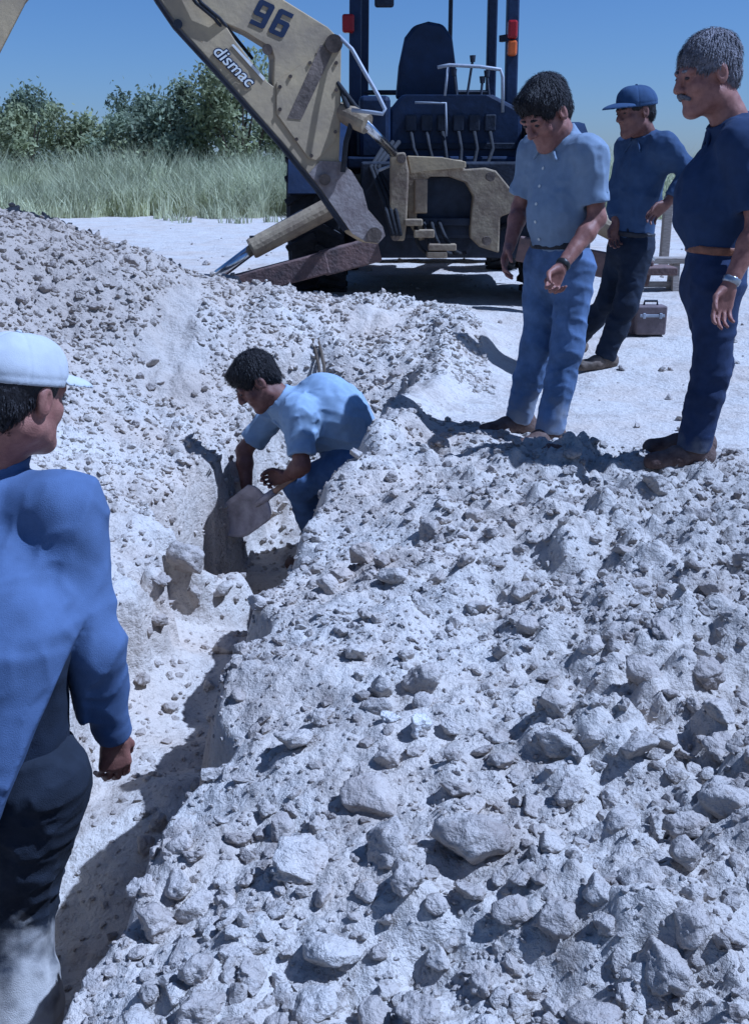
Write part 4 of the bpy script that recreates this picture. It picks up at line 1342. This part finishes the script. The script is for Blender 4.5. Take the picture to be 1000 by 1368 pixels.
# boom: a welded box section in one upright plane, swung to the side and towards the pit
B0 = P(500, 313, 8.05)
al = math.radians(20)
bd_ = V3(-math.cos(al), -math.sin(al), 0)
bn = V3(math.sin(al), -math.cos(al), 0)
def BP(u, v, off=0.0):
    d = ray(u, v); o = V3(0, 0, CAMH)
    t = ((B0 + bn * off - o) @ bn) / (d @ bn)
    return o + d * t
TH = .15
beam_o = [(214, 0), (237, 34), (290, 92), (380, 194), (427, 252), (470, 313), (488, 324), (505, 326), (515, 315), (511, 302), (491, 279), (484, 252), (470, 229), (453, 214), (455, 160), (456, 54), (438, 36), (380, 0), (330, -55), (250, -130), (170, -200), (120, -215), (105, -190), (140, -120)]
hole = [(300, 31), (330, 44), (362, 64), (366, 78), (365, 115), (358, 110), (316, 56)]
boom = part(MB().prism([[BP(*p) for p in beam_o], [BP(*p) for p in hole]], -bn * TH), 'boom', 'yellow', bevel=.008)
# worn lower end, edge flanges, cover plate
part(MB().prism([[BP(u, v, .006) for u, v in ((427, 215), (453, 216), (470, 230), (484, 253), (491, 280), (511, 303), (514, 315), (505, 325), (488, 323), (470, 312), (428, 252), (412, 232))]], bn * .006), 'wear_plate', 'worn', boom)
part(MB().prism([[BP(u, v, .004) for u, v in ((369, 110), (440, 62), (455, 66), (453, 168), (446, 190), (422, 214), (412, 212), (369, 152))]], bn * .008), 'cover_plate', 'yellow', boom, bevel=.003)
part(MB().prism([[BP(u, v, .014) for u, v in ((428, 60), (446, 66), (402, 160), (384, 158))]], bn * .002), 'grease_streak', 'grease', boom)
lower = [BP(u, v, .012) for u, v in ((112, -182), (146, -116), (214, 0), (237, 34), (290, 92), (380, 194), (427, 252), (466, 308))]
part(MB().tube([p - bn * (TH / 2 + .012) for p in lower], .02, 6).add(*(lambda L: ([q for p in L for q in (p, p - bn * (TH + .024))], [(2 * i, 2 * i + 2, 2 * i + 3, 2 * i + 1) for i in range(len(L) - 1)]))(lower)), 'lower_flange', 'dark_steel', boom)
for (u, v, r) in ((446, 58, .06), (500, 314, .055), (357, 66, .035), (434, 240, .04)):
    part(MB().tube([BP(u, v, .05), BP(u, v, -TH - .05)], r, 18), 'pin', 'grease', boom)
for (u, v) in ((374, 116), (374, 146), (396, 186), (416, 208), (448, 176), (449, 120), (449, 84), (414, 84), (388, 102)):
    part(MB().tube([BP(u, v, .012), BP(u, v, .026)], .013, 8), 'bolt', 'grease', boom)
for k, dv in enumerate((0, 7)):
    hs = [BP(232 + dv, -40, .03), BP(262 + dv, 4, .04), BP(286 + dv, 24, .03), BP(330 + dv, 78, -TH - .02)]
    part(MB().tube(hs, .012, 6), 'hose', 'rubber', boom, smooth=True)
part(MB().tube([BP(238, 32, .02), BP(238, 32, -.1)], .03, 10), 'pin', 'dark_steel', boom)
# lettering on the boom side
def lettering(txt, u0, v0, u1, v1, size, m, off, bold=0.0, shear=0.0, parent=None):
    a, b = BP(u0, v0, off), BP(u1, v1, off)
    x = unit(b - a); z = bn; y = np.cross(z, x)
    cu = bpy.data.curves.new('lettering', 'FONT')
    cu.body = txt; cu.size = size; cu.extrude = .001; cu.offset = bold; cu.shear = shear
    tmp = bpy.data.objects.new('lettering', cu)
    me = bpy.data.meshes.new_from_object(tmp)
    bpy.data.objects.remove(tmp)
    me.materials.clear()
    o = link('lettering', me, m)
    Mx = Matrix(((x[0], y[0], z[0], a[0] - BB[0]), (x[1], y[1], z[1], a[1] - BB[1]), (x[2], y[2], z[2], a[2] - BB[2]), (0, 0, 0, 1)))
    o.parent = parent
    o.matrix_local = Mx
    return o
def digits(u0, v0, u1, v1, wid, m, off, parent):
    a, b = BP(u0, v0, off), BP(u1, v1, off)
    x = unit(b - a); y = np.cross(bn, x)
    nine = [(.12, 1.5), (.88, 1.5), (1, 1.38), (1, .12), (.88, 0), (.08, 0), (.08, .26), (.68, .26), (.68, .56), (.12, .56), (0, .68), (0, 1.38)]
    hole9 = [(.32, .83), (.68, .83), (.68, 1.23), (.32, 1.23)]
    for k, fl in ((0, 1), (1, -1)):
        tr = lambda p: a + x * wid * (k * 1.25 + (p[0] if fl > 0 else 1 - p[0]) + .18 * (p[1] if fl > 0 else 1.5 - p[1])) + y * wid * (p[1] if fl > 0 else 1.5 - p[1])
        part(MB().prism([[tr(p) for p in nine], [tr(p) for p in hole9]], bn * .004), 'numeral', m, parent)
digits(331, 30, 381, 53, .115, 'black_ink', .003, boom)
lettering('dismac', 283, 69, 337, 123, .118, M['black_ink'], .011, .008, .25, boom)
lettering('dismac', 283, 69, 337, 123, .118, M['white_ink'], .014, .001, .25, boom)
part(MB().prism([[BP(u, v, .004) for u, v in ((309, 60), (312, 59), (354, 104), (352, 108))]], bn * .004), 'pale_stripe', 'white_ink', boom)
# hoses and pipe from the boom to the frame
hp = [BP(452, 48, .04), BP(470, 66, .12), BP(489, 100, .2), BP(505, 128, .25), BP(514, 146, .28), BP(511, 152, .28), BP(495, 150, .25), BP(470, 147, .15)]
part(MB().tube(hp, .014, 8), 'hydraulic_pipe', 'grey_pipe', smooth=True)
part(MB().tube([BP(456, 120, .0), BP(470, 160, .1), BP(462, 190, .06), BP(458, 230, .05)], .02, 8), 'hose', 'rubber', smooth=True)
part(MB().tube([BP(450, 110, .0), BP(474, 142, .06), BP(484, 152, .1)], .018, 8), 'hose', 'rubber', smooth=True)
cyl = part(MB().tube([BP(452, 148, -.05), BP(470, 156, .05), BP(490, 166, .14)], [.06, .075, .07], 16), 'boom_cylinder', 'yellow_dirty', smooth=False)
part(MB().tube([BP(486, 164, .13), P(525, 204, 8.45)], .034, 14), 'rod', 'chrome', cyl, smooth=True)
# dipper and bucket, mostly out of the picture
dip = [(128, -206), (170, -150), (36, 0), (-2, 74), (-52, 170), (-88, 196), (-104, 176), (-80, 110), (-44, 0), (60, -150)]
part(MB().prism([[BP(u, v, -.02) for u, v in dip]], -bn * .18), 'dipper', 'yellow', bevel=.01)
bkt = [(-60, 150), (-98, 170), (-150, 165), (-200, 205), (-205, 280), (-150, 330), (-148, 322), (-190, 275), (-185, 215), (-145, 185), (-100, 190)]
part(MB().prism([[BP(u, v, .12) for u, v in bkt]], -bn * .46), 'bucket', 'rust')
# stabilisers
def stabiliser(sgn, pts, leg, y0):
    a, b, c = pts
    cy = part(MB().tube([a, a + (b - a) * .98, b], [.08, .08, .074], 16), 'stabiliser_cylinder', 'yellow_dirty')
    part(MB().tube([b - (b - a) * .05, c], .042, 14), 'rod', 'chrome', cy, smooth=True)
    part(MB().tube([b + (a - b) * .02 + V3(0, 0, .07), a + (b - a) * .45 + V3(0, 0, .08)], .014, 8).tube([b + (a - b) * .03, b + (a - b) * .03 + V3(0, 0, .09)], .03, 8), 'hydraulic_pipe', 'dark_steel', cy)
    m = MB()
    for p, q, w0 in leg:
        m.beam(p, q, .13, w0)
    part(m, 'stabiliser_leg', 'rust', bevel=.012)
    f = c
    part(MB().box(f - V3(0, 0, .05), (.34, .3, .06)), 'stabiliser_foot', 'rust', bevel=.01)
stabiliser(-1, (P(462, 266, 8.45), P(335, 333, 8.32), P(284, 373, 8.28)), [(P(505, 332, 8.5), P(430, 352, 8.42), .19), (P(437, 350, 8.42), P(300, 386, 8.3), .17)], 0)
xR = lambda p: V3(2 * (TX + .06) - p[0], p[1] + .02, p[2])
stabiliser(1, tuple(xR(p) for p in (P(462, 266, 8.45), P(362, 318, 8.34), P(330, 352, 8.3))), [(xR(P(505, 332, 8.5)), xR(P(330, 366, 8.32)), .19)], 0)
# parented sub-parts sit under parts whose origin is the machine base: bring them back into that space
for o in bpy.data.objects:
    if o.parent is bk and o.type == 'MESH':
        pass

# ------------------------------------------------------------------ small things on the ground
def at_ground(u, v, Y):
    x = P(u, v, Y)[0]
    return V3(x, Y, hz(x, Y))
c = at_ground(866, 438, 7.8)
tb = empty('tool_case', c)
tag(tb, 'small dark tool case with carrying handle on the ground behind the onlookers', 'case')
MB().box(c + V3(0, 0, .115), (.22, .14, .21)).build('case_body', M['case'], tb, c, .012)
MB().box(c + V3(0, -.074, .15), (.18, .012, .02)).box(c + V3(-.06, -.078, .15), (.02, .014, .04)).box(c + V3(.06, -.078, .15), (.02, .014, .04)).build('latch', M['grey_pipe'], tb, c, .003)
MB().tube([c + V3(-.05, 0, .215), c + V3(-.045, 0, .25), c + V3(.045, 0, .25), c + V3(.05, 0, .215)], .009).build('handle', M['dark_steel'], tb, c)
c2 = at_ground(838, 436, 7.82)
MBx = MB().prism([[c2 + V3(-.10, 0, 0), c2 + V3(.10, 0, 0), c2 + V3(.08, 0, .15), c2 + V3(.02, 0, .2), c2 + V3(-.07, 0, .16)]], (0, .14, 0))
bag = MBx.build('canvas_bag', M['case'], None, (0, 0, 0), .02)
tag(bag, 'slumped grey canvas bag next to the tool case', 'bag')
c = at_ground(880, 383, 9.7)
st = empty('wooden_trestle', c)
tag(st, 'low weathered wooden trestle standing beyond the tool case', 'trestle')
MB().box(c + V3(.02, 0, .27), (.62, .2, .05)).build('plank', M['wood'], st, c, .006)
for dx in (-.2, .12):
    for dy in (-.07, .07):
        MB().beam(c + V3(dx, dy * 1.3, 0), c + V3(dx, dy * .7, .25), .06, .05, (0, 1, 0)).build('leg', M['wood'], st, c, .004)
MB().box(c + V3(-.04, 0, .055), (.42, .05, .05)).build('rail', M['wood'], st, c, .004)
c = at_ground(886, 345, 11.6)
post = empty('survey_post', c)
tag(post, 'pale wooden post standing behind the trestle', 'post')
MB().box(c + V3(0, 0, .35), (.09, .09, .75)).build('shaft', M['wood'], post, c, .008)
MB().prism([[c + V3(-.045, -.045, .727), c + V3(.045, -.045, .727), c + V3(.0, -.045, .80)]], (0, .09, 0)).build('tip', M['wood'], post, c)
# root sticking out of the back bank
a, b = P(418, 462, 7.05), P(430, 508, 6.75)
ga = V3(a[0], 7.05, hz(a[0], 7.05)); gb = V3(b[0], 6.6, hz(b[0], 6.6))
rt_ = MB()
for o_ in (0, .035):
    rt_.tube([ga + V3(o_, 0, .0), ga * .6 + gb * .4 + V3(o_ + .02, -.03, .05), gb + V3(o_ * .4, -.02, .01)], [.012, .010, .006], 8)
tag(rt_.build('dry_root', M['bark']), 'pair of thin dry roots poking from the back bank above the stooping man', 'root')

# ------------------------------------------------------------------ vegetation
def blades(name, label, n, fn, hmin, hmax, wid, seed, m):
    r = np.random.default_rng(seed)
    x, y, sc = fn(r, n)
    n = len(x)
    z = height(x, y, False)
    h = r.uniform(hmin, hmax, n) * sc
    a = r.uniform(0, 6.283, n); lean = r.uniform(.05, .9, n) * h; la = r.uniform(0, 6.283, n)
    w = wid * r.uniform(.6, 1.4, n)
    dx, dy = np.cos(a) * w, np.sin(a) * w
    V = np.zeros((n, 5, 3))
    for k, (t, ww) in enumerate(((0, .5), (0, -.5), (.55, .42), (.55, -.42), (1, 0))):
        V[:, k, 0] = x + dx * ww + lean * np.cos(la) * t * t
        V[:, k, 1] = y + dy * ww + lean * np.sin(la) * t * t
        V[:, k, 2] = z - .03 + h * t
    F3 = np.array([(0, 1, 3), (0, 3, 2), (2, 3, 4)])
    Ff = (F3[None] + (np.arange(n) * 5)[:, None, None]).reshape(-1, 3)
    o = link(name, mesh_np(name, V.reshape(-1, 3), Ff), m)
    tag(o, label, kind='stuff')
def grass_area(r, n):
    x = r.uniform(-17, 9, n)
    y = 22.6 + 9.4 * r.random(n) ** 0.85 + 1.6 * noise(np.stack([x, x * 0], -1) * .35, 91)
    p = np.stack([x, y], -1)
    d = noise(p * .9, 92) + .6 * noise(p * 2.3, 93)
    keep = d > np.interp(y, [22.5, 26], [.55, -.3])
    sc = np.clip(.22 + np.clip(y - 23, 0, 9) / 5 * .75 + .4 * noise(p * .7, 94) * np.clip((y - 22.5) / 3, 0, 1), .12, 1.5)
    return x[keep], y[keep], sc[keep]
blades('tall_grass', 'belt of tall pale green weeds and grass behind the sandy ground', 75000, grass_area, .45, 1.3, .028, 5, M['grass'])
def bush(x, y, w, h, m, label, seed, n=5200, group='bushes on the skyline'):
    r = np.random.default_rng(seed)
    gz = hz(x, y) - .05
    root = empty('bush', (x, y, gz))
    tag(root, label, 'bush', group)
    st = MB()
    for k in range(7):
        a = r.uniform(0, 6.28); tx, ty = w * .32 * math.cos(a) * r.random(), w * .2 * math.sin(a)
        st.tube([V3(0, 0, 0) + V3(tx, ty, 0) * .15, V3(tx * .6, ty * .6, h * .45), V3(tx * 1.2, ty * 1.2, h * r.uniform(.7, .95))], [.06, .04, .012], 6)
    st.build('stem', M['bark'], root)
    # leaf clumps
    nb = 26
    bc = np.stack([r.normal(0, .26, nb) * w, r.normal(0, .22, nb) * w, np.clip(r.beta(2.2, 1.7, nb), .12, 1) * h], -1)
    bc[:, :2] *= (1.15 - .75 * (bc[:, 2:3] / h) ** 2)
    br = r.uniform(.16, .34, nb) * min(w, h) * .7
    k = r.integers(0, nb, n)
    d = r.normal(size=(n, 3)); d /= np.linalg.norm(d, axis=1)[:, None]
    c = bc[k] + d * (br[k] * r.random(n) ** .45)[:, None] * np.array([1, 1, .9])
    c[:, 2] = np.clip(c[:, 2], .05, None)
    up = r.random(n) < .10
    c[up, 2] += r.random(up.sum()) * h * .16
    u = r.normal(size=(n, 3)); u /= np.linalg.norm(u, axis=1)[:, None]
    v = np.cross(u, r.normal(size=(n, 3))); v /= np.linalg.norm(v, axis=1)[:, None]
    s = r.uniform(.05, .11, n)[:, None]
    V = np.stack([c - u * s, c + v * s * .5, c + u * s, c - v * s * .5], 1).reshape(-1, 3)
    Ff = np.arange(4 * n).reshape(-1, 4)
    link('crown', mesh_np('crown', V, Ff, False), m, root)
bushes = [
    (-13.2, 34.5, 4.0, 3.0, 'leaf_a', 'dark rounded bush at the far end of the skyline thicket'),
    (-10.6, 33.0, 3.6, 2.8, 'leaf_b', 'olive bush between the dark end bush and the low grey ones'),
    (-8.6, 34.0, 3.4, 2.7, 'leaf_b', 'second olive bush in the low middle of the thicket'),
    (-6.8, 33.0, 3.0, 2.6, 'leaf_c', 'low grey-green bush in the middle of the thicket'),
    (-5.1, 32.5, 3.2, 3.3, 'leaf_c', 'grey-green bush just beside the tallest one'),
    (-3.9, 32.0, 3.6, 4.1, 'leaf_b', 'tallest loose bush rising beneath the boom'),
    (-2.2, 33.0, 3.4, 3.4, 'leaf_a', 'dark bush partly hidden by the machine arm'),
    (-11.9, 37.5, 3.6, 3.5, 'leaf_a', 'spindly dark bush poking above the thicket at its far end'),
    (-7.4, 37.5, 3.4, 3.6, 'leaf_a', 'spindly dark bush poking above the middle of the thicket'),
    (-15.8, 33.0, 3.6, 2.8, 'leaf_a', 'dark bush cut by the picture edge in the thicket'),
    (-.2, 34.0, 3.6, 2.6, 'leaf_b', 'low bush hidden behind the machine'),
    (14.5, 62.0, 6.0, 2.2, 'leaf_c', 'faint low bush far off behind the onlookers'),
]
for k, (x, y, w, h, mm, lab) in enumerate(bushes):
    bush(x, y, w, h, M[mm], lab, 200 + k, 7000 if h > 3.2 else 5200)
